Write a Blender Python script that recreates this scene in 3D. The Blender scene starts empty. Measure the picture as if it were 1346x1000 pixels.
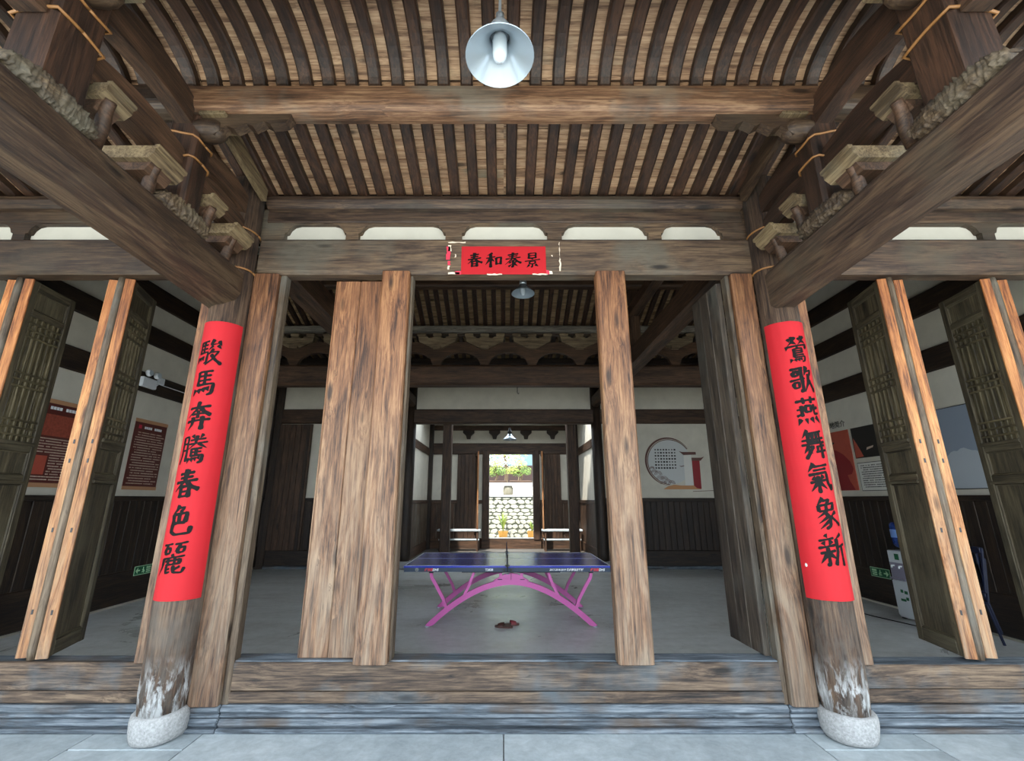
import bpy, bmesh, math, random
from mathutils import Vector, Matrix, noise as mnoise
random.seed(7)
C = bpy.context.scene.collection
PI = math.pi
# ------------------------------------------------------------------ camera
FPX = 589.0; PPX = 662.0; PPY = 500.0; PITCH = math.radians(14.93); CAMZ = 1.6
cd = bpy.data.cameras.new('camera'); cam = bpy.data.objects.new('camera', cd); C.objects.link(cam)
cam.location = (0, 0, CAMZ); cam.rotation_euler = (PI/2 + PITCH, 0, 0)
cd.sensor_width = 36; cd.lens = FPX/1346*36; cd.shift_x = (673-PPX)/1346; cd.clip_start = .02; cd.clip_end = 300
bpy.context.scene.camera = cam
# ------------------------------------------------------------------ world, sun, exposure
w = bpy.data.worlds.new('world'); bpy.context.scene.world = w; w.use_nodes = True
bg = w.node_tree.nodes['Background']; bg.inputs[0].default_value = (.80, .90, 1.0, 1); bg.inputs[1].default_value = 2.7
sl = bpy.data.lights.new('sun', 'SUN'); sl.energy = 5.0; sl.angle = math.radians(1.5); sl.color = (1, .95, .86)
sun = bpy.data.objects.new('sun', sl); C.objects.link(sun); sun.location = (0, -10, 20)
sun.rotation_euler = (math.radians(27), math.radians(-14), 0)
vs = bpy.context.scene.view_settings
vs.view_transform = 'Standard'; vs.look = 'None'; vs.gamma = 1; vs.use_curve_mapping = False
vs.exposure = 1.15
bpy.context.scene.cycles.max_bounces = 10; bpy.context.scene.cycles.diffuse_bounces = 6
# ------------------------------------------------------------------ measuring helper: a point of the photo on a known plane
CT, ST = math.cos(PITCH), math.sin(PITCH)
def ray(px, py):
    x = (px-PPX)/FPX; y = (PPY-py)/FPX
    return x, CT - y*ST, ST + y*CT
def atY(px, py, Y):
    x, a, b = ray(px, py); t = Y/a; return x*t, Y, CAMZ+b*t
def atX(px, py, X):
    x, a, b = ray(px, py); t = X/x; return X, a*t, CAMZ+b*t
# ------------------------------------------------------------------ mesh builder
class MB:
    def __init__(s): s.v = []; s.f = []; s.sm = False
    def add(s, vs, fs):
        n = len(s.v); s.v += [tuple(p) for p in vs]; s.f += [tuple(i+n for i in f) for f in fs]; return s
    def box(s, x0, x1, y0, y1, z0, z1, c=0.0):
        """box, corners chamfered by c along its longest axis"""
        if x0 > x1: x0, x1 = x1, x0
        if y0 > y1: y0, y1 = y1, y0
        if z0 > z1: z0, z1 = z1, z0
        d = (x1-x0, y1-y0, z1-z0)
        if c <= 0:
            vs = [(x, y, z) for x in (x0, x1) for y in (y0, y1) for z in (z0, z1)]
            return s.add(vs, [(0,1,3,2),(4,6,7,5),(0,4,5,1),(2,3,7,6),(0,2,6,4),(1,5,7,3)])
        ax = d.index(max(d)); c = min(c, *[q*.45 for q in d])
        if ax == 0: a0, a1, b0, b1, e0, e1 = y0, y1, z0, z1, x0, x1
        elif ax == 1: a0, a1, b0, b1, e0, e1 = z0, z1, x0, x1, y0, y1
        else: a0, a1, b0, b1, e0, e1 = x0, x1, y0, y1, z0, z1
        def ring(e, q):
            return [(a0+c+q, b0+q, e), (a1-c-q, b0+q, e), (a1-q, b0+c+q, e), (a1-q, b1-c-q, e), (a1-c-q, b1-q, e), (a0+c+q, b1-q, e), (a0+q, b1-c-q, e), (a0+q, b0+c+q, e)]
        k = c*.4
        R = ring(e0, k)+ring(e0+k, 0)+ring(e1-k, 0)+ring(e1, k)
        if ax == 0: R = [(e, a, b) for a, b, e in R]
        elif ax == 1: R = [(b, e, a) for a, b, e in R]
        fs = [tuple(reversed(range(8)))]
        for j in range(3):
            fs += [(j*8+i, j*8+(i+1) % 8, j*8+8+(i+1) % 8, j*8+8+i) for i in range(8)]
        fs.append(tuple(range(24, 32)))
        return s.add(R, fs)
    def prism(s, poly, axis, a0, a1, c=0.0):
        """poly: 2d points in the two other axes (x:(y,z), y:(x,z), z:(x,y)), extruded a0..a1"""
        n = len(poly)
        def m(p, a):
            return (a, p[0], p[1]) if axis == 'x' else (p[0], a, p[1]) if axis == 'y' else (p[0], p[1], a)
        vs = [m(p, a0) for p in poly]+[m(p, a1) for p in poly]
        return s.add(vs, [tuple(range(n)), tuple(reversed(range(n, 2*n)))]+[(i, i+n, (i+1) % n+n, (i+1) % n) for i in range(n)])
    def tube(s, pts, r, n=8, cap=True):
        pts = [Vector(p) for p in pts]; rs = r if isinstance(r, (list, tuple)) else [r]*len(pts)
        N = len(s.v); up = None
        for i, p in enumerate(pts):
            t = (pts[min(i+1, len(pts)-1)]-pts[max(i-1, 0)]).normalized()
            if up is None: up = t.orthogonal().normalized()
            up = (up-t*up.dot(t)).normalized(); sd = t.cross(up)
            for k in range(n):
                a = 2*PI*k/n; q = p+(up*math.cos(a)+sd*math.sin(a))*rs[i]; s.v.append(tuple(q))
        for i in range(len(pts)-1):
            for k in range(n):
                s.f.append((N+i*n+k, N+i*n+(k+1) % n, N+(i+1)*n+(k+1) % n, N+(i+1)*n+k))
        if cap:
            s.f.append(tuple(N+k for k in reversed(range(n)))); e = N+(len(pts)-1)*n; s.f.append(tuple(e+k for k in range(n)))
        return s
    def sweep(s, path, prof):
        """path in Y,Z (list of (y,z)); prof: list of (x, h) with h along the path's normal"""
        N = len(s.v); m = len(prof)
        for i, (y, z) in enumerate(path):
            a = path[max(i-1, 0)]; b = path[min(i+1, len(path)-1)]
            ty, tz = b[0]-a[0], b[1]-a[1]; L = math.hypot(ty, tz) or 1; ny, nz = -tz/L, ty/L
            if nz < 0: ny, nz = -ny, -nz
            for x, h in prof: s.v.append((x, y+ny*h, z+nz*h))
        for i in range(len(path)-1):
            for k in range(m): s.f.append((N+i*m+k, N+i*m+(k+1) % m, N+(i+1)*m+(k+1) % m, N+(i+1)*m+k))
        s.f.append(tuple(N+k for k in reversed(range(m)))); e = N+(len(path)-1)*m; s.f.append(tuple(e+k for k in range(m)))
        return s
    def lathe(s, prof, cx, cy, n=24, axis='z', cz=0, cap=True):
        N = len(s.v)
        for r, h in prof:
            for k in range(n):
                a = 2*PI*k/n
                if axis == 'z': s.v.append((cx+r*math.cos(a), cy+r*math.sin(a), cz+h))
                elif axis == 'x': s.v.append((cx+h, cy+r*math.cos(a), cz+r*math.sin(a)))
                else: s.v.append((cx+r*math.cos(a), cy+h, cz+r*math.sin(a)))
        for i in range(len(prof)-1):
            for k in range(n): s.f.append((N+i*n+k, N+i*n+(k+1) % n, N+(i+1)*n+(k+1) % n, N+(i+1)*n+k))
        if cap and prof[0][0] > 1e-6: s.f.append(tuple(N+k for k in reversed(range(n))))
        if cap and prof[-1][0] > 1e-6: s.f.append(tuple(N+(len(prof)-1)*n+k for k in range(n)))
        return s
    def jitter(s, amp, sc=3.0, seed=0):
        o = Vector((seed*3.1, seed*1.7, seed*5.3))
        s.v = [tuple(Vector(p)+mnoise.noise_vector(Vector(p)*sc+o)*amp) for p in s.v]; return s
    def mesh(s, name, mat, org=(0, 0, 0), smooth=False):
        me = bpy.data.meshes.new(name)
        me.from_pydata([(p[0]-org[0], p[1]-org[1], p[2]-org[2]) for p in s.v], [], s.f)
        bm = bmesh.new(); bm.from_mesh(me)
        bmesh.ops.recalc_face_normals(bm, faces=bm.faces)
        bm.to_mesh(me); bm.free()
        if smooth or s.sm: me.shade_smooth()
        for m in (mat if isinstance(mat, (list, tuple)) else [mat]): me.materials.append(m)
        me.update(); return me
    def obj(s, name, mat, parent=None, smooth=False, **kw):
        """links the collected geometry as one object; origin at the bottom centre of its bounds"""
        xs = [p[0] for p in s.v]; ys = [p[1] for p in s.v]; zs = [p[2] for p in s.v]
        org = Vector(((min(xs)+max(xs))/2, (min(ys)+max(ys))/2, min(zs)))
        o = bpy.data.objects.new(name, s.mesh(name, mat, org, smooth)); C.objects.link(o)
        if parent is not None:
            o.parent = parent; o.location = org-wloc(parent)
        else: o.location = org
        for k, v in kw.items(): o[k] = v
        return o
def wloc(o):
    l = Vector(o.location)
    while o.parent is not None: o = o.parent; l = l+Vector(o.location)
    return l
def thing(name, label, cat, loc=(0, 0, 0), group=None, rotz=0):
    o = bpy.data.objects.new(name, None); C.objects.link(o); o.location = loc; o.rotation_euler = (0, 0, rotz)
    o.empty_display_size = .1; o['label'] = label; o['category'] = cat
    if group: o['group'] = group
    return o
def tag(o, label, cat, group=None):
    o['label'] = label; o['category'] = cat
    if group: o['group'] = group
    return o
def kids(o): return [c for c in bpy.data.objects if c.parent == o]
def copy_tree(o, parent=None):
    ch = kids(o); c = o.copy(); C.objects.link(c)
    if parent is not None: c.parent = parent
    for k in ch: copy_tree(k, c)
    return c
def inst(src, loc, parent=None, name=None):
    c = bpy.data.objects.new(name or src.name.split('.')[0], src.data); C.objects.link(c)
    c.parent = parent; c.location = Vector(loc)-(wloc(parent) if parent else Vector())
    return c
# ------------------------------------------------------------------ materials
def hexc(h):
    c = [int(h[i:i+2], 16)/255 for i in (0, 2, 4)]
    return tuple((q/12.92 if q <= .04045 else ((q+.055)/1.055)**2.4) for q in c)+(1,)
class NT:
    def __init__(s, name):
        s.m = bpy.data.materials.new(name); s.m.use_nodes = True; s.t = s.m.node_tree; s.n = s.t.nodes
        s.b = s.n['Principled BSDF']
    def N(s, typ, **kw):
        n = s.n.new(typ)
        for k, v in kw.items():
            if k in n.inputs: n.inputs[k].default_value = v
            else: setattr(n, k, v)
        return n
    def L(s, a, b): s.t.links.new(a, b)
    def math(s, op, a, b=None, clamp=False):
        n = s.n.new('ShaderNodeMath'); n.operation = op; n.use_clamp = clamp
        for i, q in enumerate((a, b)):
            if q is None: continue
            if isinstance(q, (int, float)): n.inputs[i].default_value = q
            else: s.L(q, n.inputs[i])
        return n.outputs[0]
    def vmath(s, op, a, b):
        n = s.n.new('ShaderNodeVectorMath'); n.operation = op
        for i, q in enumerate((a, b)):
            if isinstance(q, tuple): n.inputs[i].default_value = q
            else: s.L(q, n.inputs[i])
        return n.outputs[0]
    def noise(s, vec, scale, detail=4, rough=.6, dist=0):
        n = s.N('ShaderNodeTexNoise'); n.inputs['Scale'].default_value = scale; n.inputs['Detail'].default_value = detail
        n.inputs['Roughness'].default_value = rough; n.inputs['Distortion'].default_value = dist; s.L(vec, n.inputs['Vector']); return n.outputs['Fac']
    def ramp(s, fac, stops):
        r = s.n.new('ShaderNodeValToRGB'); e = r.color_ramp.elements
        while len(e) < len(stops): e.new(.5)
        for i, (p, c) in enumerate(stops):
            e[i].position = p; e[i].color = c if len(c) == 4 else tuple(c)+(1,)
        s.L(fac, r.inputs[0]); return r.outputs[0]
    def mr(s, v, a, b, c=0, d=1):
        n = s.n.new('ShaderNodeMapRange'); s.L(v, n.inputs[0])
        for i, q in enumerate((a, b, c, d)): n.inputs[i+1].default_value = q
        return n.outputs[0]
    def mix(s, f, a, b, mode='MIX'):
        n = s.n.new('ShaderNodeMix'); n.data_type = 'RGBA'; n.blend_type = mode
        if isinstance(f, (int, float)): n.inputs[0].default_value = f
        else: s.L(f, n.inputs[0])
        for i, q in ((6, a), (7, b)):
            if isinstance(q, tuple): n.inputs[i].default_value = q
            else: s.L(q, n.inputs[i])
        return n.outputs[2]
    def bump(s, h, st, d=.01):
        n = s.n.new('ShaderNodeBump'); n.inputs['Strength'].default_value = st; n.inputs['Distance'].default_value = d
        s.L(h, n.inputs['Height']); s.L(n.outputs[0], s.b.inputs['Normal'])
def wood(name, axis, dark, mid, light, grey=None, gamt=0.0, knots=.5, rough=.65, bump=.5, sc=1.0, lime=False, zgrey=None, zred=None):
    t = NT(name); tc = t.N('ShaderNodeTexCoord'); oi = t.N('ShaderNodeObjectInfo')
    off = t.vmath('MULTIPLY', oi.outputs['Random'], (13.7, 7.9, 19.3)) if False else None
    cmb = t.N('ShaderNodeCombineXYZ')
    for i, k in enumerate((13.7, 37.9, 19.3)): t.L(t.math('MULTIPLY', oi.outputs['Random'], k), cmb.inputs[i])
    v = t.vmath('ADD', tc.outputs['Object'], cmb.outputs[0])
    i = 'xyz'.index(axis)
    def st(a, b):
        q = [a, a, a]; q[i] = b; return tuple(q)
    # knots
    vk = t.N('ShaderNodeTexVoronoi'); t.L(t.vmath('MULTIPLY', v, st(5.5, 1.5)), vk.inputs['Vector']); vk.inputs['Scale'].default_value = 1
    sep = t.N('ShaderNodeSeparateColor'); t.L(vk.outputs['Color'], sep.inputs[0])
    on = t.math('GREATER_THAN', sep.outputs[0], 1-knots)
    kd = vk.outputs['Distance']
    kn = t.math('MULTIPLY', t.mr(kd, .07, .17, 1, 0), on)
    swirl = t.math('MULTIPLY', t.mr(kd, .05, .45, .5, 0), on)
    sw = t.N('ShaderNodeCombineXYZ'); 
    for k in range(3): t.L(swirl, sw.inputs[k])
    v2 = t.vmath('ADD', t.vmath('MULTIPLY', v, st(1, .05)), t.vmath('MULTIPLY', sw.outputs[0], (.05, .05, .05)))
    A = t.noise(v2, 62*sc, 7, .72, .35)
    B = t.noise(t.vmath('MULTIPLY', v, st(1, .14)), 9*sc, 4, .65, .8)
    F = t.noise(t.vmath('MULTIPLY', v2, st(1, .35)), 150*sc, 2, .6, .2)
    Cc = t.noise(v, 1.3, 4, .6)
    f = t.math('ADD', t.math('ADD', t.math('MULTIPLY', A, .50), t.math('MULTIPLY', B, .42)), t.math('MULTIPLY', F, .10))
    col = t.ramp(f, [(.415, hexc(dark)), (.505, hexc(mid)), (.61, hexc(light))])
    var = t.mr(oi.outputs['Random'], 0, 1, .70, .94)
    if grey:
        g = t.ramp(f, [(.35, tuple(q*.45 for q in hexc(grey)[:3])+(1,)), (.66, hexc(grey))])
        gm = t.mr(Cc, .62-gamt*.5, .78-gamt*.5)
        if zgrey:
            geo = t.N('ShaderNodeNewGeometry'); sz = t.N('ShaderNodeSeparateXYZ'); t.L(geo.outputs['Position'], sz.inputs[0])
            z = t.math('ADD', sz.outputs[2], t.math('MULTIPLY', Cc, 1.2))
            gm = t.math('MULTIPLY', t.mr(z, zgrey[0]+.6, zgrey[1]+.6, .75, 0), t.mr(B, .35, .6), True)
        col = t.mix(gm, col, g)
    if zred:
        geo = t.N('ShaderNodeNewGeometry'); sz = t.N('ShaderNodeSeparateXYZ'); t.L(geo.outputs['Position'], sz.inputs[0])
        z = t.math('ADD', sz.outputs[2], t.math('MULTIPLY', B, 1.0))
        col = t.mix(t.mr(z, zred[0]+.5, zred[1]+.5, 0, .8), col, (1.0, .78, .62, 1), 'MULTIPLY')
    cr = t.noise(t.vmath('MULTIPLY', v2, st(1, .5)), 26*sc, 3, .5, .6)
    crk = t.mr(t.math('ABSOLUTE', t.math('SUBTRACT', cr, .5)), 0, .012, 1, 0)
    crk = t.math('MULTIPLY', crk, t.mr(B, .48, .6), True)
    col = t.mix(t.math('MULTIPLY', crk, .6), col, tuple(q*.35 for q in hexc(dark)[:3])+(1,))
    col = t.mix(t.math('MULTIPLY', kn, .85), col, tuple(q*.25 for q in hexc(dark)[:3])+(1,))
    hv = t.n.new('ShaderNodeHueSaturation'); t.L(col, hv.inputs['Color']); t.L(var, hv.inputs['Value']); col = hv.outputs[0]
    if lime:
        geo = t.N('ShaderNodeNewGeometry'); sz = t.N('ShaderNodeSeparateXYZ'); t.L(geo.outputs['Position'], sz.inputs[0])
        ln = t.noise(t.vmath('MULTIPLY', v, (1, 1, .35)), 16, 5, .65, .5)
        lf = t.math('MULTIPLY', t.mr(sz.outputs[2], .30, .55, 1, 0), t.mr(ln, .46, .56))
        col = t.mix(t.math('MULTIPLY', lf, .8), col, hexc('b9bcbc'))
        lk = t.noise(t.vmath('MULTIPLY', v, (1, 1, .2)), 24, 5, .7, .3)
        col = t.mix(t.math('MULTIPLY', t.mr(sz.outputs[2], .5, 1.1, .7, 0), t.mr(lk, .45, .6)), col, hexc('4e4740'))
    t.L(col, t.b.inputs['Base Color']); t.b.inputs['Roughness'].default_value = rough
    t.bump(t.math('SUBTRACT', A, t.math('MULTIPLY', kn, .4)), bump, .006)
    return t.m
def plain(name, col, rough=.5, metal=0, noise=0, sc=8, bump=0, emit=None, alpha=None, trans=0):
    t = NT(name); c = hexc(col); t.b.inputs['Roughness'].default_value = rough; t.b.inputs['Metallic'].default_value = metal
    if noise:
        tc = t.N('ShaderNodeTexCoord'); f = t.noise(tc.outputs['Object'], sc, 5, .62, .3)
        cc = t.ramp(f, [(.3, tuple(max(0, q*(1-noise)) for q in c[:3])+(1,)), (.7, tuple(min(1, q*(1+noise*.6)) for q in c[:3])+(1,))])
        t.L(cc, t.b.inputs['Base Color'])
        if bump: t.bump(f, bump, .01)
    else: t.b.inputs['Base Color'].default_value = c
    if emit: t.b.inputs['Emission Color'].default_value = hexc(col); t.b.inputs['Emission Strength'].default_value = emit
    if trans: t.b.inputs['Transmission Weight'].default_value = trans
    return t.m
def floor_mat(name, c1, c2, c3, rough, sc=1.0, bump=.15):
    t = NT(name); tc = t.N('ShaderNodeTexCoord'); v = tc.outputs['Object']
    a = t.noise(v, .9*sc, 6, .62, .8); b = t.noise(v, 9*sc, 6, .7, .3); d = t.noise(t.vmath('MULTIPLY', v, (.4, 1.6, 1)), 1.6*sc, 5, .65, 1.2)
    col = t.ramp(t.math('ADD', t.math('MULTIPLY', a, .6), t.math('MULTIPLY', d, .4)), [(.30, hexc(c1)), (.5, hexc(c2)), (.70, hexc(c3))])
    col = t.mix(.35, col, t.ramp(b, [(.3, (.25, .25, .25, 1)), (.7, (.75, .75, .75, 1))]), 'OVERLAY')
    t.L(col, t.b.inputs['Base Color'])
    t.L(t.mr(a, .3, .7, rough-.1, rough+.12), t.b.inputs['Roughness']); t.bump(b, bump, .004)
    return t.m
M = {}
for ax in 'xyz':
    M['front_'+ax] = wood('weathered_front_wood_'+ax, ax, '3a2517', '765338', '9f7b58', '8c8070', .0, .9, .6, zgrey=(.4, 2.6), zred=(2.0, 3.3))
    M['old_'+ax] = wood('dark_roof_wood_'+ax, ax, '20150e', '3c2b1d', '5d4a36', '544738', .15, .35, .55)
    M['rafter_'+ax] = wood('rafter_wood_'+ax, ax, '1c120c', '35241a', '513727', None, 0, .4, .5)
    M['beam_'+ax] = wood('beam_wood_'+ax, ax, '22170f', '46352a', '6a543f', '5c5243', .2, .5, .55)
    M['dark_'+ax] = wood('smoked_wood_'+ax, ax, '140e0a', '291d14', '423121', None, 0, .2, .6)
    M['inner_'+ax] = wood('inner_wood_'+ax, ax, '26170e', '45301f', '644834', None, 0, .4, .6)
    M['olive_'+ax] = wood('olive_lattice_wood_'+ax, ax, '2a2318', '4c4331', '6c6149', '6e6650', .2, .3, .65)
    M['edge_'+ax] = wood('leaf_edge_wood_'+ax, ax, '5e3519', 'a86f3e', 'cf985e', '968976', .0, .5, .6, zgrey=(.3, 2.4), zred=(2.0, 3.3))
    M['sill_'+ax] = wood('sill_wood_'+ax, ax, '1f1a17', '554538', '84705b', '667076', .22, .9, .75, .9)
    M['mould_'+ax] = wood('grey_sill_wood_'+ax, ax, '2b3035', '57616a', '868f96', '6a5c50', .15, .4, .7, .8)
M['lintel_x'] = wood('lintel_wood', 'x', '2c2018', '594636', '7f6950', '70685a', .25, .8, .6, .65)
M['purlin_x'] = wood('purlin_wood', 'x', '3c2a1e', '705039', 'a07e5f', '8d8070', .2, .4, .6)
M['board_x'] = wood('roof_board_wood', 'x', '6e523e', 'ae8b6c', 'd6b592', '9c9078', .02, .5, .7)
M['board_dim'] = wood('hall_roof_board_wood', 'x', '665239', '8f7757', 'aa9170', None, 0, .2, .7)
M['block'] = wood('pale_block_wood', 'y', '40321f', '6c5a40', '8f7d5c', '7a735f', .2, .2, .7)
M['carve'] = wood('carved_wood', 'y', '1c140d', '4a3a29', '6f5c42', '6a6352', .2, .2, .7)
M['greypurlin_x'] = wood('grey_purlin_wood', 'x', '45413b', '726c62', '948d80', None, 0, .3, .7)
M['column'] = wood('column_wood', 'z', '1f150f', '493628', '6e5844', '6b645a', .15, .3, .75, 1.0, lime=True)
M['plank_z'] = wood('leaf_plank_wood', 'z', '2f251c', '594938', '7a6a56', '7a7468', .2, .6, .65)
M['greyleaf_z'] = wood('grey_leaf_wood', 'z', '1e1813', '40362c', '5e5245', '5a564d', .2, .6, .65)
M['bowl'] = wood('bracket_wood', 'x', '4a3d2a', '7a6850', '9c8a6c', None, 0, .2, .7)
for ax in 'xz': M['lat_'+ax] = wood('lattice_wood_'+ax, ax, '2a2318', '50472f', '72664a', None, 0, .1, .65, .08)
M['plaster'] = plain('lime_plaster', 'cfcabb', .9, 0, .10, 2.5, .05)
M['plaster_frieze'] = plain('frieze_plaster', 'c6c4b8', .9, 0, .06, 5, .05)
M['floor'] = floor_mat('hall_concrete', 'a8a59c', 'c9cbc8', 'dfe2e1', .33)
M['slab'] = floor_mat('porch_stone', '8a959a', 'a4aeb2', 'b8c1c4', .55, 1.5, .3)
M['court'] = floor_mat('courtyard_stone', 'b0a898', 'c8c2b4', 'd8d4c8', .8, 1.0, .3)
M['granite'] = plain('granite', '9c9d9c', .85, 0, .35, 60, .5)
M['paper'] = plain('red_paper', 'ab0716', .8, 0, .06, 6, .15)
M['paper_faded'] = plain('torn_paper', 'd9c9b5', .8)
M['redscrap'] = plain('red_paper_scrap', 'c8324a', .7)
M['ink'] = plain('black_ink', '090606', .62)
M['ink'].node_tree.nodes['Principled BSDF'].inputs['Specular IOR Level'].default_value = .15
M['strap'] = plain('bamboo_strap', '8f6438', .5)
M['white'] = plain('white_enamel', 'dfe3e6', .3)
M['alu'] = plain('brushed_shade_metal', 'b9c4cc', .28, .75)
M['black'] = plain('black_plastic', '16171a', .4)
M['lime'] = plain('lime_splash', 'd8d8d2', .9)
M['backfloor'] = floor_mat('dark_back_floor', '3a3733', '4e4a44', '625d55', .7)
# ================================================================== STRUCTURE
SI = dict(kind='structure')
FY = 3.76                                     # plane of the front timber wall
floor = MB().box(-6.1, 6.1, 3.82, 16.4, -.2, 0).obj('floor', M['floor'], **SI)
fb = MB().box(-6.3, 6.3, -.6, 3.82, -.3, -.025).obj('floor', M['granite'], **SI)
def slab(x0, x1, y0, y1, m='slab'):
    g = .004
    q = MB().box(x0+g, x1-g, y0+g, y1-g, -.03, random.uniform(-.0015, 0), .004); q.obj('paving_slab', M[m], fb)
for sx in (-1, 1): slab(sx*2.13, sx*2.9, 3.50, 3.79) if sx > 0 else slab(-2.9, -2.13, 3.50, 3.79)
for a, b in ((-6.2, -4.4), (-4.4, -2.9), (-2.13, 0), (0, 2.13), (2.9, 4.3), (4.3, 6.2)): slab(a, b, 3.12, 3.79)
for a, b in ((-2.9, -2.13), (2.13, 2.9)): slab(a, b, 3.12, 3.50)
for r, y0 in enumerate((2.5, 1.85, 1.2, .5, -.6)):
    xs = [-6.2, -4.6, -3.0, -1.3, .2, 1.7, 3.2, 4.8, 6.2] if r % 2 else [-6.2, -5.2, -3.7, -2.1, -.5, 1.1, 2.6, 4.1, 6.2]
    y1 = (3.12, 2.5, 1.85, 1.2, .5)[r]
    for a, b in zip(xs, xs[1:]): slab(a, b, y0, y1)
court = MB().box(-16, 16, -16, -.6, -.5, -.22).obj('courtyard_ground', M['court'], **SI)
# ---- front timber wall above the doors
wf = MB().box(-6.0, 6.0, 3.83, 3.89, 3.9, 4.34).obj('wall_front', M['plaster_frieze'], **SI)
def frieze(x0, x1, opens, mat):
    p = [(x0, 3.955)]
    for a, b in opens:
        r = .11; z0, z1 = 3.955, 4.165
        if a > x0+.02: p += [(a, z0), (a, z1-.10), (a+.022, z1-.095), (a+.04, z1-.05), (a+.075, z1-.015), (a+.13, z1)]
        else: p[-1] = (a, 4.165)
        if b < x1-.02: p += [(b-.13, z1), (b-.075, z1-.015), (b-.04, z1-.05), (b-.022, z1-.095), (b, z1-.10), (b, z0)]
        else: p += [(b, z1)]
    if p[-1][0] < x1-.001: p.append((x1, 3.955))
    p += [(x1, 4.32), (x0, 4.32)]
    MB().prism(p, 'y', 3.775, 3.835).obj('frieze_board', mat, wf)
frieze(-2.45, 2.45, [(-2.09, -1.505), (-1.385, -.555), (-.40, .42), (.555, 1.385), (1.505, 2.09)], M['lintel_x'])
frieze(-5.9, -2.58, [(-5.53, -4.69), (-4.57, -3.72), (-3.58, -2.74)], M['old_x'])
frieze(2.58, 5.9, [(2.74, 3.58), (3.70, 4.57), (4.69, 5.53)], M['beam_x'])
for x0, x1, m, m2 in ((-2.27, 2.29, 'lintel_x', 'beam_x'), (-5.95, -2.55, 'old_x', 'old_x'), (2.55, 5.95, 'beam_x', 'beam_x')):
    b = MB().box(x0, x1, 3.70, 3.87, 3.60, 3.965, .03); b.obj('lintel', M[m], wf)
    q = MB(); q.lathe([(.001, 0), (.075, .01), (.08, .1), (.08, x1-x0-.1), (.075, x1-x0-.01), (.001, x1-x0)], x0, 3.755, 12, 'x', 4.36); q.obj('wall_plate', M[m2], wf, smooth=False)
    MB().box(x0, x1, 3.76, 3.80, 4.175, 4.29, .008).obj('fascia_board', M[m2], wf)
# ---- sills (thresholds) of the three bays
def sill(n, x0, x1, planks, top=.445):
    s = MB().box(x0, x1, 3.80, 3.90, 0, top-.01).obj('trim_%d' % n, M['mould_x'], **SI)
    zs = planks
    for a, b in zip(zs, zs[1:]):
        MB().box(x0, x1, 3.755-random.uniform(0, .006), 3.80, a+.002, b-.002, .008).obj('sill_plank', M['sill_x'], s)
    MB().box(x0, x1, 3.765, 3.93, top-.012, top, .005).obj('sill_cap', M['mould_x'], s)
    if n == 1:
        for z0, z1, y, ch in ((0, .028, 3.70, .008), (.030, .082, 3.712, .02), (.084, .108, 3.735, .008), (.110, .166, 3.722, .02)):
            for xa_, xb_ in ((-5.95, -2.05), (-2.045, 2.06), (2.065, 5.95)): MB().box(xa_, xb_, y, 3.80, z0, z1, ch).obj('sill_moulding', M['mould_x'], s)
    return s
sill(1, -2.04, 2.06, (.168, .245, .435))
sill(2, -5.95, -2.55, (.168, .25, .435), .43)
sill(3, 2.55, 5.95, (.168, .26, .42), .42)
# ---- wall gables and hall walls
HR = [(3.75, 4.48), (6.4, 6.25), (7.75, 5.72), (8.95, 5.26), (11.75, 4.72)]       # underside of the hall roof boards
def hz(y):
    for (a, p), (b, q) in zip(HR, HR[1:]):
        if a <= y <= b: return p+(q-p)*(y-a)/(b-a)
    return HR[-1][1]
def sidewall(name, s):
    X = 6.0*s
    wl = MB().prism([(3.82, 0), (3.82, 4.5)]+HR[1:]+[(11.75, 0)], 'x', X, X+.15*s).obj(name, M['plaster'], **SI)
    for z0, z1 in ((4.83, 5.17), (4.14, 4.46), (3.33, 3.66)):
        y1 = 11.6
        MB().box(X-.05*s, X, 3.95, y1, z0, z1, .02).obj('wall_beam', M['dark_y'], wl)
    for y in (3.95, 6.35, 8.95, 11.5):
        MB().box(X-.07*s, X, y-.09, y+.09, 1.6, hz(y)-.02, .02).obj('wall_post', M['dark_z'], wl) if y in (3.95, 11.5, 8.95) else None
        if y == 6.35: MB().box(X-.07*s, X, y-.1, y+.1, 5.15, hz(y)-.02, .02).obj('wall_post', M['dark_z'], wl)
    MB().box(X-.06*s, X, 3.9, 11.6, 1.585, 1.66, .01).obj('wainscot_rail', M['dark_y'], wl)
    MB().box(X-.05*s, X, 3.9, 11.6, .04, .52, .015).obj('skirting_board', M['dark_y'], wl)
    src = None; y = 3.92; k = 0
    while y < 11.55:
        if src is None:
            src = MB().box(X-.03*s, X, y, y+.148, .52, 1.585, .006).obj('wainscot_plank', M['dark_z'], wl)
        else: inst(src, (X-.015*s-.004*s*(k % 2), y+.074, .52), wl)
        y += .152; k += 1
    return wl
wl = sidewall('wall_left', -1); wr = sidewall('wall_right', 1)
for s, nm in ((-1, 'wall_left'), (1, 'wall_right')):
    MB().box(6.1*s, 6.25*s, 1.2, 3.75, -.1, 4.6).obj(nm, M['plaster'], **SI)
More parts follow.
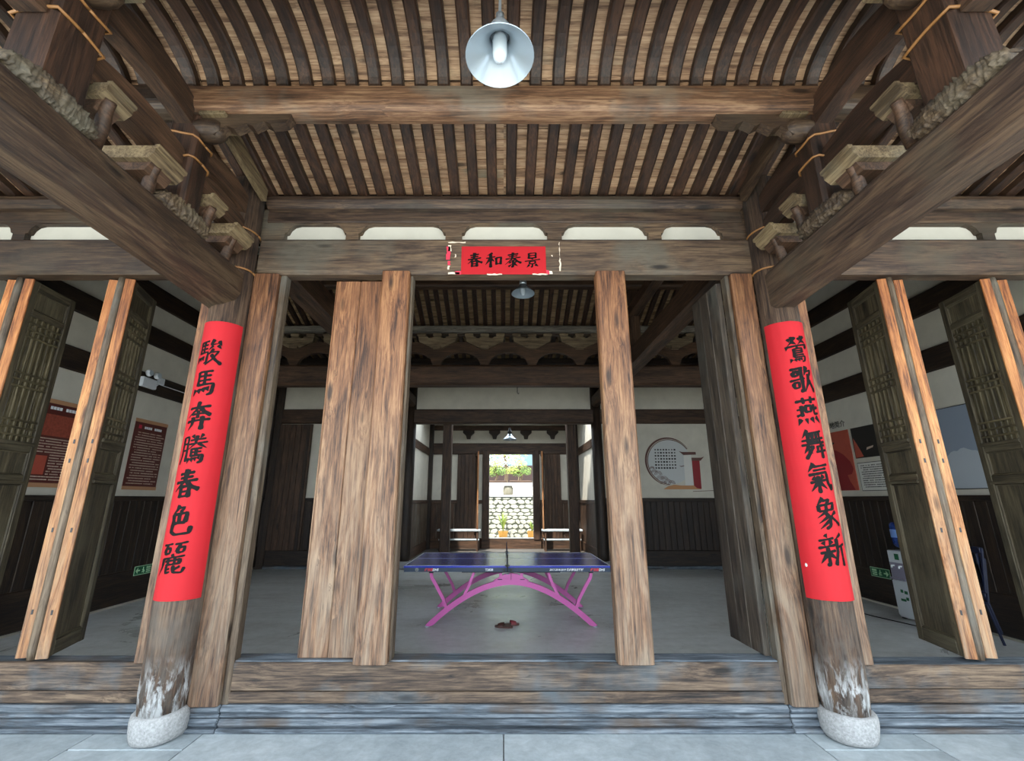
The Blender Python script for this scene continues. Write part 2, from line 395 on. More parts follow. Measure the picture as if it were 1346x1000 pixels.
# back wall of the hall
BY = 11.6
b = MB(); b.box(-6, -2.3, BY, BY+.12, 0, 4.75).box(2.3, 6, BY, BY+.12, 0, 4.75).box(-2.3, 2.3, BY, BY+.12, 3.6, 4.75)
wb = b.obj('wall_back', M['plaster'], **SI)
MB().box(-6, 6, BY-.08, BY+.14, 3.52, 3.9, .03).obj('wall_beam', M['inner_x'], wb)
MB().box(-6, 6, BY-.08, BY+.14, 4.5, 4.78, .03).obj('wall_beam', M['inner_x'], wb)
for x in (-5.88, 5.88): MB().box(x-.11, x+.11, BY-.1, BY, 0, 4.5, .02).obj('wall_post', M['dark_z'], wb)
for s in (-1, 1):
    a, e = (2.5*s, 5.78*s) if s > 0 else (-5.78, -2.5)
    MB().box(a, e, BY-.05, BY, 1.56, 1.65, .01).obj('wainscot_rail', M['dark_x'], wb)
    MB().box(a, e, BY-.05, BY, .06, .42, .015).obj('skirting_board', M['dark_x'], wb)
    MB().box(a, e, BY-.09, BY, .0, .07, .01).obj('skirting_foot', M['mould_x'], wb)
    x = a; src = None
    while x < e-.1:
        if src is None: src = MB().box(x, x+.14, BY-.03, BY, .42, 1.56, .006).obj('wainscot_plank', M['dark_z'], wb)
        else: inst(src, (x+.07, BY-.015, .42), wb)
        x += .145
x = -5.78; src = None
dl = thing('plank_door', 'tall dark plank door closed in the left corner of the hall back wall', 'door', (-5.4, BY-.05, .42))
while x < -5.05:
    if src is None: src = MB().box(x, x+.135, BY-.075, BY-.035, .42, 3.5, .006).obj('door_plank', M['inner_z'], dl)
    else: inst(src, (x+.0675, BY-.055, .42), dl)
    x += .14
MB().box(-5.08, -5.0, BY-.09, BY-.02, .42, 3.5, .01).obj('door_jamb', M['dark_z'], dl)
# ---- second room beyond the hall
RY = 16.1
for s, nm in ((-1, 'wall_left'), (1, 'wall_right')):
    X = 2.62*s
    q = MB().box(X, X+.12*s, BY+.12, RY, 0, 4.6).obj(nm, M['plaster'], **SI)
    MB().box(X-.04*s, X, BY+.2, RY, 3.1, 3.35, .01).obj('wall_beam', M['inner_y'], q)
    MB().box(X-.05*s, X, BY+.2, RY, 1.5, 1.6, .01).obj('wainscot_rail', M['inner_y'], q)
    MB().box(X-.05*s, X, BY+.2, RY, 0, .3, .01).obj('skirting_board', M['inner_y'], q)
    y = BY+.2; src = None
    while y < RY-.15:
        if src is None: src = MB().box(X-.03*s, X, y, y+.2, .3, 1.5, .006).obj('wainscot_plank', M['plank_z'] if s < 0 else M['inner_z'], q)
        else: inst(src, (X-.015*s, y+.1, .3), q)
        y += .21
    for yy in (12.0, 15.95): MB().box(X-.13*s, X, yy-.12, yy+.12, 0, 4.4, .02).obj('wall_post', M['dark_z'], q)
q = MB(); DL, DR = -.50, 1.02
q.box(-2.6, DL-.03, RY, RY+.12, 0, 4.6).box(DR+.03, 2.6, RY, RY+.12, 0, 4.6).box(DL-.03, DR+.03, RY, RY+.12, 3.2, 4.6)
wb2 = q.obj('wall_back', M['plaster'], **SI)
for z0, z1 in ((3.17, 3.56), (4.02, 4.2)): MB().box(-2.5, 2.5, RY-.06, RY+.13, z0, z1, .02).obj('wall_beam', M['inner_x'], wb2)
for s in (-1, 1):
    a, e = (-2.5, DL-.25) if s < 0 else (DR+.25, 2.5)
    MB().box(a, e, RY-.05, RY, 1.48, 1.6, .01).obj('wainscot_rail', M['inner_x'], wb2)
    MB().box(a, e, RY-.05, RY, 0, .35, .01).obj('skirting_board', M['inner_x'], wb2)
    x = a; src = None
    while x < e-.15:
        if src is None: src = MB().box(x, x+.19, RY-.03, RY, .35, 1.48, .006).obj('wainscot_plank', M['inner_z'], wb2)
        else: inst(src, (x+.095, RY-.015, .35), wb2)
        x += .2
MB().box(DL-.3, DR+.3, RY-.05, RY+.18, 0, .33, .015).obj('trim_4', M['inner_x'], **SI)
MB().box(DL-.05, DR+.05, RY-.06, RY+.2, .33, .36, .008).obj('trim_5', M['granite'], **SI)
for x in (DL-.12, DR+.12): MB().box(x-.12, x+.12, RY-.08, RY+.14, .3, 3.3, .02).obj('trim_6', M['inner_z'], **SI)
MB().box(-2.6, 2.6, 11.75, 16.05, .0, .012).obj('floor', M['backfloor'], **SI)  # sheet added over the floor, its dark colour tones down the sunlit strip
# ================================================================== ROOFS
def resample(path, n):
    out = []
    for (a, b), (c, d) in zip(path, path[1:]):
        for i in range(n): out.append((a+(c-a)*i/n, b+(d-b)*i/n))
    return out+[path[-1]]
rear = [(3.86, 4.425), (2.80, 4.715)]
vault = [(2.325+.46*math.cos(PI*i/16), 4.69+.21*math.sin(PI*i/16)) for i in range(17)]
eave = [(1.9, 4.735), (1.0, 4.50), (.35, 4.28)]
RPX = [-5.87+.18*i for i in range(66)]
# outer shell of the porch roof (grey boards under the tiles)
shell = [(y, z+.14) for y, z in ([(3.95, 4.40)]+[(3.4, 4.56), (2.9, 4.72)]+[(2.7, 4.86), (2.4, 4.93), (2.1, 4.9), (1.7, 4.80)]+[(.8, 4.47), (.3, 4.30)])]
ceil = MB().sweep(shell, [(-6.25, 0), (6.25, 0), (6.25, .12), (-6.25, .12)]).obj('ceiling', M['inner_x'], **SI)
h = .07; wd = .047
prof = [(-wd, .012), (-wd+.012, 0), (wd-.012, 0), (wd, .012), (wd, h), (-wd, h)]
def rafters(path, parent, xs, mat, pr=prof, stuff=False):
    me = MB().sweep(path, pr); src = None
    for k, x in enumerate(xs):
        if src is None:
            m2 = MB(); m2.v = [(p[0]+x, p[1], p[2]) for p in me.v]; m2.f = me.f; src = m2.obj('rafter', mat, parent); L = wloc(src); x0 = x
        else: inst(src, (L[0]+x-x0, L[1], L[2]), parent)
rafters(rear, ceil, RPX, M['rafter_y'])
rafters(vault, ceil, RPX, M['rafter_y'])
rafters(eave, ceil, RPX, M['rafter_y'])
def boards(path, parent, xr, mat, w=.092, thick=.016, ext=.003):
    # equal boards laid across the rafters, each lapping its neighbour
    pts = resample(path, 30); acc = 0; seg = [pts[0]]; tgt = w
    cuts = [pts[0]]
    for a, b2 in zip(pts, pts[1:]):
        d = math.dist(a, b2)
        while acc+d >= tgt:
            f = (tgt-acc)/d; p = (a[0]+(b2[0]-a[0])*f, a[1]+(b2[1]-a[1])*f); cuts.append(p); a = p; d = math.dist(a, b2); acc = 0; tgt = w*random.uniform(.85, 1.15)
        acc += d
    for i, (a, b2) in enumerate(zip(cuts, cuts[1:])):
        for x0, x1 in xr:
            ty, tz = b2[0]-a[0], b2[1]-a[1]; L = math.hypot(ty, tz); ny, nz = -tz/L, ty/L
            if nz < 0: ny, nz = -ny, -nz
            o = h-.004+random.uniform(0, .006)
            e = .012
            p = [(a[0]+ny*o-ty/L*ext, a[1]+nz*o-tz/L*ext), (b2[0]+ny*(o+e)+ty/L*(ext-.003), b2[1]+nz*(o+e)+tz/L*(ext-.003)), (b2[0]+ny*(o+e+thick), b2[1]+nz*(o+e+thick)), (a[0]+ny*(o+thick), a[1]+nz*(o+thick))]
            MB().prism(p, 'x', x0, x1).obj('roof_board', mat, parent)
XR = [(-6.0, -2.4), (-2.39, -.0), (.0, 2.39), (2.4, 6.0)]
boards(list(reversed(rear)), ceil, XR, M['board_x'])
boards(vault, ceil, XR, M['board_x'], .080, .016, .016)
boards([(1.82, 4.74), (1.0, 4.50), (.35, 4.28)], ceil, [(-6, 0), (0, 6)], M['board_x'], .3)
# hall roof
hs = [(y, z+.13) for y, z in HR]; hs[0] = (3.98, 4.80)
hc = MB().sweep([hs[0]]+hs[1:4]+[(11.95, 4.82)], [(-6.2, 0), (6.2, 0), (6.2, .12), (-6.2, .12)]).obj('ceiling', M['granite'], **SI)
HX = [-5.9+.19*i for i in range(63)]
rafters([(3.9, 4.52), (6.4, 6.18)], hc, HX[::1], M['rafter_y'])
rafters([(6.42, 6.18), (7.75, 5.65), (8.95, 5.19), (11.7, 4.70)], hc, HX, M['rafter_y'])
q = MB(); pts = []
for (a, b2) in (((3.95, 4.63), (6.4, 6.26)), ((6.42, 6.26), (7.75, 5.73)), ((7.75, 5.73), (8.95, 5.27)), ((8.95, 5.27), (11.7, 4.78))):
    n = int(math.dist(a, b2)/.09)
    for i in range(n):
        f0, f1 = i/n, (i+1)/n; e = .015
        p = [(a[0]+(b2[0]-a[0])*f, a[1]+(b2[1]-a[1])*f) for f in (f0, f1)]
        q.prism([p[0], (p[1][0], p[1][1]+e), (p[1][0], p[1][1]+e+.02), (p[0][0], p[0][1]+.02)], 'x', -6.1, 6.1)
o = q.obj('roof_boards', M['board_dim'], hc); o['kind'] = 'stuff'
# roof of the second room: solid at both ends, an unseen gap added in the middle to let daylight in
c2 = MB().sweep([(11.95, 4.55), (12.7, 4.38)], [(-2.8, 0), (2.8, 0), (2.8, .12), (-2.8, .12)]).sweep([(14.0, 4.35), (16.5, 4.75)], [(-2.8, 0), (2.8, 0), (2.8, .12), (-2.8, .12)]).obj('ceiling', M['dark_x'], **SI)
# ================================================================== TIMBER FRAME
def rlog(x0, x1, y, z0, z1, wy, r=.05, taper=.0):
    """squared log with rounded edges running along x"""
    p = []
    for cx, cz, a0 in ((y+wy/2-r, z1-r, 0), (y-wy/2+r, z1-r, 90), (y-wy/2+r, z0+r, 180), (y+wy/2-r, z0+r, 270)):
        for k in range(4):
            a = math.radians(a0+k*30); p.append((cx+r*math.cos(a), cz+r*math.sin(a)))
    return MB().prism(p, 'x', x0, x1)
rlog(-2.46, 2.44, 2.82, 4.44, 4.70, .20, .08).obj('t', M['purlin_x'])
pur = bpy.data.objects['t']; pur.name = 'purlin'; tag(pur, 'long pale roof purlin crossing the middle of the porch behind the hanging lamp', 'beam')
for s, side in ((-1, 'left'), (1, 'right')):
    o = rlog(*sorted((2.5*s, 5.95*s)), 2.82, 4.46, 4.70, .2, .07).obj('purlin', M['old_x'])
    tag(o, 'short dark roof purlin over the %s bay of the porch' % side, 'beam')
o = rlog(-5.95, 5.95, 1.83, 4.44, 4.70, .22, .08).obj('purlin', M['old_x']); tag(o, 'roof purlin over the lamp side of the porch, above the picture edge', 'beam')
o = rlog(-5.95, 5.95, .75, 4.18, 4.38, .2, .07).obj('purlin', M['old_x']); tag(o, 'eave purlin at the open edge of the porch', 'beam')
# columns
def column(x, y, r, z1, label, base=True, mat='column', lean=0):
    t = thing('column', label, 'column', (x, y, 0))
    q = MB(); pr = [(r*.93, .13), (r*1.03, .30), (r*1.04, .9), (r*1.0, 2.2), (r*.95, z1)]
    q.lathe(pr, x, y, 28); q.jitter(.006, 4, int(x*3)); q.obj('shaft', M[mat], t, smooth=True)
    if base:
        q = MB(); q.lathe([(.14, 0), (.16, .008), (.172, .04), (.178, .09), (.178, .13), (.172, .165), (.16, .178), (.14, .178)], x, y, 32); q.jitter(.012, 6, 3+int(x)); q.obj('stone_base', M['granite'], t, smooth=True)
    return t
cols = []
for s, side in ((-1, 'left'), (1, 'right')):
    cols.append(column(2.42*s, 3.60+.06, .152, 4.50, 'round front column carrying the %s red couplet, on a grey stone base' % side))
    column(2.42*s, .72, .15, 4.2, 'round eave column at the open edge of the porch, on the %s' % side)
    column(5.95*s, 3.66, .14, 4.40, 'round corner column at the far %s end of the porch' % side)
    column(2.42*s, 9.0, .15, 5.2, 'round dark column inside the hall on the %s' % side, mat='inner_z')
    column(2.42*s, 11.62, .14, 4.7, 'round dark column at the %s side of the opening in the hall back wall' % side, mat='dark_z')
def strap(x, y, z, r, tilt=.0, square=None, parent=None):
    q = MB(); n = 22; pts = []
    for i in range(n+1):
        a = 2*PI*i/n
        if square: 
            c, s_ = math.cos(a), math.sin(a); k = 1/max(abs(c)/square[0], abs(s_)/square[1]); pts.append((x+c*k, y+s_*k, z+tilt*c))
        else: pts.append((x+r*math.cos(a), y+r*math.sin(a), z+tilt*math.cos(a)))
    q.tube(pts, .009, 5); return q.obj('bamboo_strap', M['strap'], parent, smooth=True)
for c, s in zip(cols, (-1, 1)):
    strap(c.location.x, c.location.y, 3.98, .15, .02*s, parent=c); strap(c.location.x, c.location.y, 3.56, .154, -.02*s, parent=c)
# main depth beams over the porch
for s, side in ((-1, 'left'), (1, 'right')):
    if s < 0: prof_ = [(-2.28, 3.33), (-2.32, 3.26), (-2.39, 3.21), (-2.53, 3.19), (-2.57, 3.23), (-2.58, 3.50), (-2.54, 3.55), (-2.33, 3.56), (-2.28, 3.51)]
    else: prof_ = [(2.30, 3.22), (2.33, 3.18), (2.47, 3.18), (2.53, 3.24), (2.56, 3.48), (2.52, 3.54), (2.34, 3.56), (2.29, 3.50)]
    q = MB(); ys = [.62, .9, 1.4, 2.0, 2.8, 3.3, 3.56]; N = len(prof_)
    for i, y in enumerate(ys):
        sag = .05*math.sin(PI*(y-.1)/3.4)
        for x, z in prof_: q.v.append((x, y, z+sag*0 if z > 3.45 else z+.03*math.sin(PI*(y-.1)/3.46)))
    for i in range(len(ys)-1):
        for k in range(N): q.f.append((i*N+k, i*N+(k+1) % N, (i+1)*N+(k+1) % N, (i+1)*N+k))
    q.f += [tuple(range(N)), tuple((len(ys)-1)*N+k for k in reversed(range(N)))]
    o = q.obj('porch_beam', M['beam_y' if s > 0 else 'front_y']); o.data.materials[0] = M['beam_y'] if s > 0 else M['old_y']
    tag(o, 'massive square beam running out from the %s column towards the viewer' % side, 'beam')
    # ---- truss riding on the beam
    X = 2.40*s
    def P(y0, y1, x0, x1, z0, z1, name, mat, c=.01, **kw):
        return MB().box(*sorted((x0*s, x1*s)), y0, y1, z0, z1, c).obj(name, M[mat], **kw)
    for (yy, wy, tag_) in ((1.86, .27, 'nearer to the viewer'), (2.85, .20, 'under the purlin')):
        t = thing('strut_post', 'dark square strut post on the %s beam, %s' % (side, tag_), 'post', (X, yy, 3.56))
        p = MB().box(X-.11, X+.11, yy-wy/2, yy+wy/2, 3.58, 4.42, .025); p.obj('post', M['rafter_z'], t)
        strap(X, yy, 4.24, 0, .03*s, (.118, wy/2+.008), t); strap(X, yy, 4.02, 0, -.03*s, (.118, wy/2+.008), t)
        # carved cloud foot
        q = MB(); n = 90; m = 26; L = .50
        for i in range(n+1):
            y = yy-L/2+L*i/n; e = (math.sin(PI*i/n))**.35
            for k in range(m):
                a = 2*PI*k/m; ca, sa = math.cos(a), math.sin(a)
                hw = .125*(abs(ca)**.5)*(1 if ca > 0 else -1); hh = .075*(abs(sa)**.6)*(1 if sa > 0 else -1)
                v = Vector((X+hw*(.55+.45*e), y, 3.60+hh*e)); nn = (abs(mnoise.noise(v*46))-.2)*.042+abs(mnoise.noise(v*95))*.02
                v += Vector((ca, 0, sa))*nn; q.v.append(tuple(v))
        for i in range(n):
            for k in range(m): q.f.append((i*m+k, i*m+(k+1) % m, (i+1)*m+(k+1) % m, (i+1)*m+k))
        q.f += [tuple(range(m)), tuple(n*m+k for k in reversed(range(m)))]
        q.obj('carved_foot', M['carve'], t, smooth=True)
        # rounded beam nose on the inner side of the post head
        q = MB(); q.lathe([(.02, -.0), (.065, .02), (.085, .06), (.09, .12), (.085, .20)], 0, yy-.02, 14, 'x', 4.33)
        q.v = [((2.13+v[0])*s, v[1], v[2]) for v in q.v]; q.obj('beam_nose', M['old_x'], t, smooth=True)
        P(yy-.11, yy+.11, 2.10, 2.3, 4.41, 4.44, 'bearing_block', 'block', parent=t)
    def moon(y0, y1, z0, hgt, rise, drop, label):
        """crane-back beam: arched top, tapering to the far end"""
        top = []; bot = []
        for i in range(15):
            f = i/14; y = y0+(y1-y0)*f
            top.append((y, z0+hgt+rise*math.sin(PI*min(1, f*1.0))**.8-drop*f*f)); bot.append((y, z0+rise*.55*math.sin(PI*f)-drop*f*f*.6))
        q = MB().prism(top+bot[::-1], 'x', X-.06, X+.06); o = q.obj('crane_beam', M['rafter_y' if s > 0 else 'inner_y']); tag(o, label % side, 'beam'); return o
    moon(2.0, 2.75, 3.88, .20, .05, -.0, 'arched beam between the two strut posts on the %s, lower one')
    moon(2.0, 2.75, 4.33, .20, .07, 0, 'arched beam between the two strut posts on the %s, upper one')
    moon(2.95, 3.58, 3.86, .19, .05, .03, 'short arched beam from the strut post to the %s column, lower one')
    moon(2.95, 3.58, 4.12, .17, .05, .02, 'short arched beam from the strut post to the %s column, upper one')
    for (ya, yb, na) in ((-.7, 1.72, 'eave'),):
        q = MB().prism([(.72, 3.9), (1.72, 4.0), (1.72, 4.2), (.72, 4.15)], 'x', X-.075, X+.075).obj('crane_beam', M['inner_y']); tag(q, 'sloping beam from the near strut post to the eave on the %s' % side, 'beam')
    for yy, z, wx, wy, lab in ((2.12, 3.84, .11, .09, 'beside the near strut post'), (2.50, 3.72, .15, .13, 'midway between the strut posts'), (3.06, 3.82, .11, .09, 'just behind the strut post'), (3.36, 3.74, .15, .13, 'next to the column')):
        t = thing('bracket_block', 'stepped pale bracket block under the %s arched beam, %s' % (side, lab), 'bracket', (X, yy, z-.2))
        q = MB(); x0, x1 = X-wx-.06, X+wx+.06
        q.prism([(x0, z+.07), (x0, z+.045), (x0+.02, z+.04), (x0+.02, z+.01), (x0+.06, z-.03), (x1-.06, z-.03), (x1-.02, z+.01), (x1-.02, z+.04), (x1, z+.045), (x1, z+.07), (x1-.03, z+.07), (x1-.03, z+.06), (x0+.03, z+.06), (x0+.03, z+.07)], 'y', yy-wy, yy+wy)
        q.obj('cap', M['block'], t)
        q = MB().prism([(x0+.06, z-.03), (x0+.10, z-.09), (x1-.10, z-.09), (x1-.06, z-.03)], 'y', yy-wy*.7, yy+wy*.7); q.obj('neck', M['inner_y'], t)
        q = MB(); q.tube([(X, yy+.05, z-.24), (X-.05*s, yy+.03, z-.13), (X-.1*s, yy-.02, z-.06), (X-.14*s, yy-.04, z-.02)], [.045, .04, .035, .03], 8); q.obj('arm', M['inner_y'], t, smooth=True)
    # carved corbel under each purlin end
    pts = []
    xs = [2.28, 2.18, 2.10, 2.04, 2.0, 1.95, 1.90, 1.86, 1.82, 1.77, 1.72, 1.66, 1.62]
    zs = [4.26, 4.26, 4.34, 4.31, 4.335, 4.36, 4.335, 4.36, 4.38, 4.355, 4.36, 4.37, 4.42]
    poly = [(x*s, z) for x, z in zip(xs, zs)]+[(1.62*s, 4.45), (2.28*s, 4.45)]
    o = MB().prism(poly, 'y', 2.78, 2.86).obj('carved_corbel', M['old_x']); tag(o, 'wavy carved corbel under the %s end of the long pale purlin' % side, 'bracket')
    # bargeboard and tie to the rafter line
    o = MB().prism([(2.95, 4.44), (3.62, 4.30), (3.62, 4.42), (2.95, 4.62)], 'x', 2.22*s, 2.27*s).obj('trim_board', M['block'] if s < 0 else M['old_y']); tag(o, 'thin sloping board beside the rafters above the %s column' % side, 'board')
    for z_, l_ in ((3.74, 'lower'), (4.05, 'upper')):
        o = MB().box(*sorted((2.50*s, 5.9*s)), 2.78, 2.90, z_, z_+.12, .02).obj('tie_rail', M['old_x']) if False else None
    # ---- hall frame
    o = MB().box(X-.13, X+.13, 3.9, 8.9, 3.87, 4.28, .06).obj('hall_beam', M['inner_y']); tag(o, 'deep dark beam running back through the hall on the %s' % side, 'beam')
    o = MB().box(X-.09, X+.09, 5.0, 7.8, 4.85, 5.10, .04).obj('hall_beam', M['inner_y']); tag(o, 'upper roof beam of the hall truss on the %s' % side, 'beam')
    o = MB().box(X-.10, X+.10, 9.1, 11.5, 3.95, 4.25, .05).obj('hall_beam', M['inner_y']); tag(o, 'short beam between the inner column and the back wall on the %s' % side, 'beam')
    for yy, z0, z1, lab in ((5.1, 4.28, 4.85, 'front'), (7.7, 4.28, 4.85, 'rear'), (6.4, 5.1, 5.95, 'ridge'), (7.65, 5.10, 5.35, 'upper rear'), (5.15, 5.1, 5.25, 'upper front')):
        o = MB().box(X-.09, X+.09, yy-.09, yy+.09, z0, z1, .02).obj('strut_post', M['inner_z']); tag(o, '%s strut of the dark hall truss on the %s' % (lab, side), 'post')
# hall purlins
for y, z0, z1, m, lab in ((8.93, 5.02, 5.17, 'greypurlin_x', 'grey purlin of the hall above the row of brackets'), (7.72, 5.46, 5.62, 'inner_x', 'dark purlin of the hall just behind the front lintel'), (6.4, 5.95, 6.14, 'inner_x', 'ridge purlin of the hall roof'), (5.1, 5.12, 5.27, 'inner_x', 'front purlin of the hall roof'), (10.3, 4.72, 4.88, 'dark_x', 'dark purlin glimpsed through the row of arches')):
    o = MB().box(-5.95, 5.95, y-.09, y+.09, z0, z1, .03).obj('purlin', M[m]); tag(o, lab, 'beam')
# arched frieze on the cross beam
o = MB().box(-5.95, 5.95, 8.86, 9.14, 3.87, 4.31, .05).obj('cross_beam', M['inner_x']); tag(o, 'broad dark cross beam in the hall carrying the row of arches', 'beam')
SX = [k-.4 for k in range(-5, 7)]
q = MB()
p = [(-5.95, 4.31)]
for a, b2 in zip([-5.95]+SX, SX+[5.95]):
    a2, b3 = a+(.05 if a > -5.9 else 0), b2-(.05 if b2 < 5.9 else 0)
    if b3-a2 < .2: continue
    for i in range(13):
        f = i/12; xx = a2+.02+(b3-a2-.04)*f; p.append((xx, 4.31+.29*(math.sin(PI*f)**.45) if 0 < i < 12 else 4.31))
p.append((5.95, 4.31)); top = []
n = 180
for i in range(n+1):
    xx = 5.95-11.9*i/n; f = ((xx+.4) % 1.0); top.append((xx, 4.70+.13*math.sin(PI*f)**1.2))
p = [pp for i, pp in enumerate(p) if i == 0 or abs(pp[0]-p[i-1][0])+abs(pp[1]-p[i-1][1]) > 1e-4]
o = MB().prism(p+top, 'y', 8.96, 9.05).obj('arched_frieze', M['inner_x']); tag(o, 'dark timber frieze cut into a row of arches above the hall cross beam', 'frieze')
ORD = ['first', 'second', 'third', 'fourth', 'fifth', 'sixth', 'seventh', 'eighth', 'ninth', 'tenth', 'eleventh', 'twelfth']
first = None
for k, xx in enumerate(SX[:-1] if False else [x for x in SX if abs(abs(x)-2.42) > .1 and abs(x) < 5.7]):
    if first is None:
        t = thing('bracket', 'bowl-shaped bracket on the arched frieze, first from its left end', 'bracket', (xx, 9.0, 4.68), 'bowl-shaped brackets over the arched frieze'); first = t
        def Q(pp): return [(xx+a, z) for a, z in pp]
        MB().prism(Q([(-.12, 4.69), (.12, 4.69), (.38, 4.82), (.40, 4.93), (.20, 4.93), (.17, 4.90), (.10, 4.90), (.07, 4.93), (-.07, 4.93), (-.10, 4.90), (-.17, 4.90), (-.20, 4.93), (-.40, 4.93), (-.38, 4.82)]), 'y', 8.90, 9.10).obj('bowl', M['bowl'], t)
        MB().box(xx-.09, xx+.09, 8.86, 9.1, 4.66, 4.72, .01).obj('seat_block', M['bowl'], t)
        for dx in (-.33, 0, .33): MB().box(xx+dx-.09, xx+dx+.09, 8.88, 9.1, 4.93, 5.0, .012).obj('cap_block', M['bowl'], t)
    else:
        c = copy_tree(first); c.location.x = xx
        c['label'] = 'bowl-shaped bracket on the arched frieze, %s from its left end' % ORD[k]
o = rlog(-5.95, 5.95, 9.02, 4.998, 5.018, .12, .005).obj('cap_rail', M['inner_x']); tag(o, 'thin rail lying on top of the row of bowl-shaped brackets', 'rail')
# ================================================================== DOOR JAMBS AND LEAVES
def post(x0, x1, y0, y1, z0, z1, label, mat='front_z', name='door_post', extra=None):
    t = thing(name, label, 'post', ((x0+x1)/2, (y0+y1)/2, z0))
    MB().box(x0, x1, y0, y1, z0, z1, .012).obj('post', M[mat], t)
    if extra: extra(t)
    return t
def mould(xa, xb, ya, yb, z0, z1):
    return lambda t: MB().box(xa, xb, ya, yb, z0, z1, .008).obj('edge_moulding', M['plank_z'], t)
post(-2.28, -2.055, 3.70, 3.84, .165, 3.60, 'broad warm brown jamb board right of the left red couplet', extra=mould(-2.055, -2.0, 3.745, 3.84, .165, 3.60))
post(2.075, 2.27, 3.70, 3.84, .165, 3.60, 'knotty brown jamb board left of the right red couplet', extra=mould(2.04, 2.075, 3.745, 3.84, .165, 3.60))
post(-2.745, -2.55, 3.74, 3.86, .43, 3.60, 'grey jamb board on the left side of the left column')
post(2.55, 2.745, 3.74, 3.86, .42, 3.60, 'pale jamb board on the right side of the right column')
post(-1.105, -.855, 3.685, 3.80, .435, 3.62, 'narrow knotty door post standing on the sill, left of the table tennis table', extra=mould(-.86, -.835, 3.75, 3.86, .445, 3.60))
post(.84, 1.105, 3.685, 3.80, .435, 3.62, 'knotty door post standing on the sill in front of the right end of the table')
def plank_leaf(loc, rot, label, w=.46, mat='plank_z', th=.05, z1=3.57, n=3, trim=False):
    t = thing('door_leaf', label, 'door', (0, 0, 0)); z0 = .45
    pw = w/n
    for k in range(n):
        MB().box(k*pw+.001, (k+1)*pw-.001, 0, th*(1 if k % 2 else .96), z0, z1, .006).obj('plank', M[mat], t)
    if trim: MB().box(0, w, th*.9, th+.03, z0+.02, z0+.14, .008).obj('batten', M[mat], t)
    if trim: MB().box(0, w, th*.9, th+.03, z1-.16, z1-.04, .008).obj('batten', M[mat], t)
    MB().box(-.012, .0, 0, th, z0, z1, .004).obj('hinge_edge', M['edge_z' if trim else mat], t)
    t.location = loc; t.rotation_euler = (0, 0, rot); return t
plank_leaf((-1.545, 3.80, 0), 0, 'wide warm brown plank door leaf standing shut, left of the narrow knotty post', .43, 'front_z', n=2)
plank_leaf((2.045, 3.86, 0), math.radians(92), 'dark grey plank door leaf swung open beside the right red couplet', .50, 'greyleaf_z')
plank_leaf((1.13, 3.84, 0), math.radians(80), 'narrow plank door leaf edge-on behind the right door post', .22, 'plank_z', n=2)
# lattice leaves of the side bays: x along the leaf from its hinge, y = thickness
def lattice_leaf(label, w=.50, th=.055, s=1):
    t = thing('lattice_door_leaf', label, 'door', (0, 0, 0), None)
    z0, z1 = .45, 3.58; sw = .07
    def bx(name, a, b, z_0, z_1, y0=0, y1=th, m='olive_z', c=.006): return MB().box(a, b, y0, y1, z_0, z_1, c).obj(name, M[m], t)
    bx('stile', 0, sw, z0, z1); bx('stile', w-sw, w, z0, z1)
    for a, b in ((z0, .56), (1.74, 1.82), (2.03, 2.11), (3.25, 3.31), (3.50, z1)): bx('rail', sw, w-sw, a, b, m='olive_x')
    for a, b in ((1.74, 1.765), (2.085, 2.115)): bx('rail_lip', sw-.01, w-sw+.01, a, b, -.018, th+.018, 'olive_x', .004)
    for a, b in ((.56, 1.74), (1.82, 2.03), (3.31, 3.50)):
        bx('panel', sw, w-sw, a, b, th*.32, th*.68)
        f = .014
        bx('panel_mould', sw, sw+f, a, b, th*.12, th*.88); bx('panel_mould', w-sw-f, w-sw, a, b, th*.12, th*.88)
        bx('panel_mould', sw, w-sw, a, a+f, th*.12, th*.88, 'olive_x'); bx('panel_mould', sw, w-sw, b-f, b, th*.12, th*.88, 'olive_x')
    n = 6; src = None; iw = w-2*sw
    for k in range(n):
        x = sw+iw*(k+.5)/n
        if src is None: src = bx('lattice_bar', x-.0145, x+.0145, 2.11, 3.25, th*.2, th*.8, 'lat_z', .005)
        else: inst(src, (x, th*.5, 2.11), t)
    src = None
    for z in (2.17, 2.235, 2.30, 2.60, 2.66, 2.72, 3.06, 3.125, 3.19):
        if src is None: src = MB().box(sw, w-sw, th*.05, th*.95, z-.009, z+.009, .003).obj('lattice_rung', M['lat_x'], t); L = Vector(src.location)
        else: inst(src, (L.x, L.y, z-.009), t)
    e = MB().box(-.016, .0, -.012, th+.012, z0, z1, .004).obj('hinge_edge', M['edge_z'], t)
    for z in (.75, 1.35, 1.9, 2.06): MB().box(-.019, -.012, th*.4, th*.62, z, z+.035).obj('mortise_shade', M['black'], t)  # black boxes on the surface, painted shade of the mortise holes
    return t
proto = lattice_leaf('x')
used = [False]
def place_leaf(x, y, ang, label, k=1.0, mirror=False):
    c = proto if not used[0] else copy_tree(proto); used[0] = True
    c.location = (x, y, 0); c.rotation_euler = (0, 0, math.radians(ang)); c['label'] = label
    c.scale = (k, -1 if mirror else 1, 1)
    return c
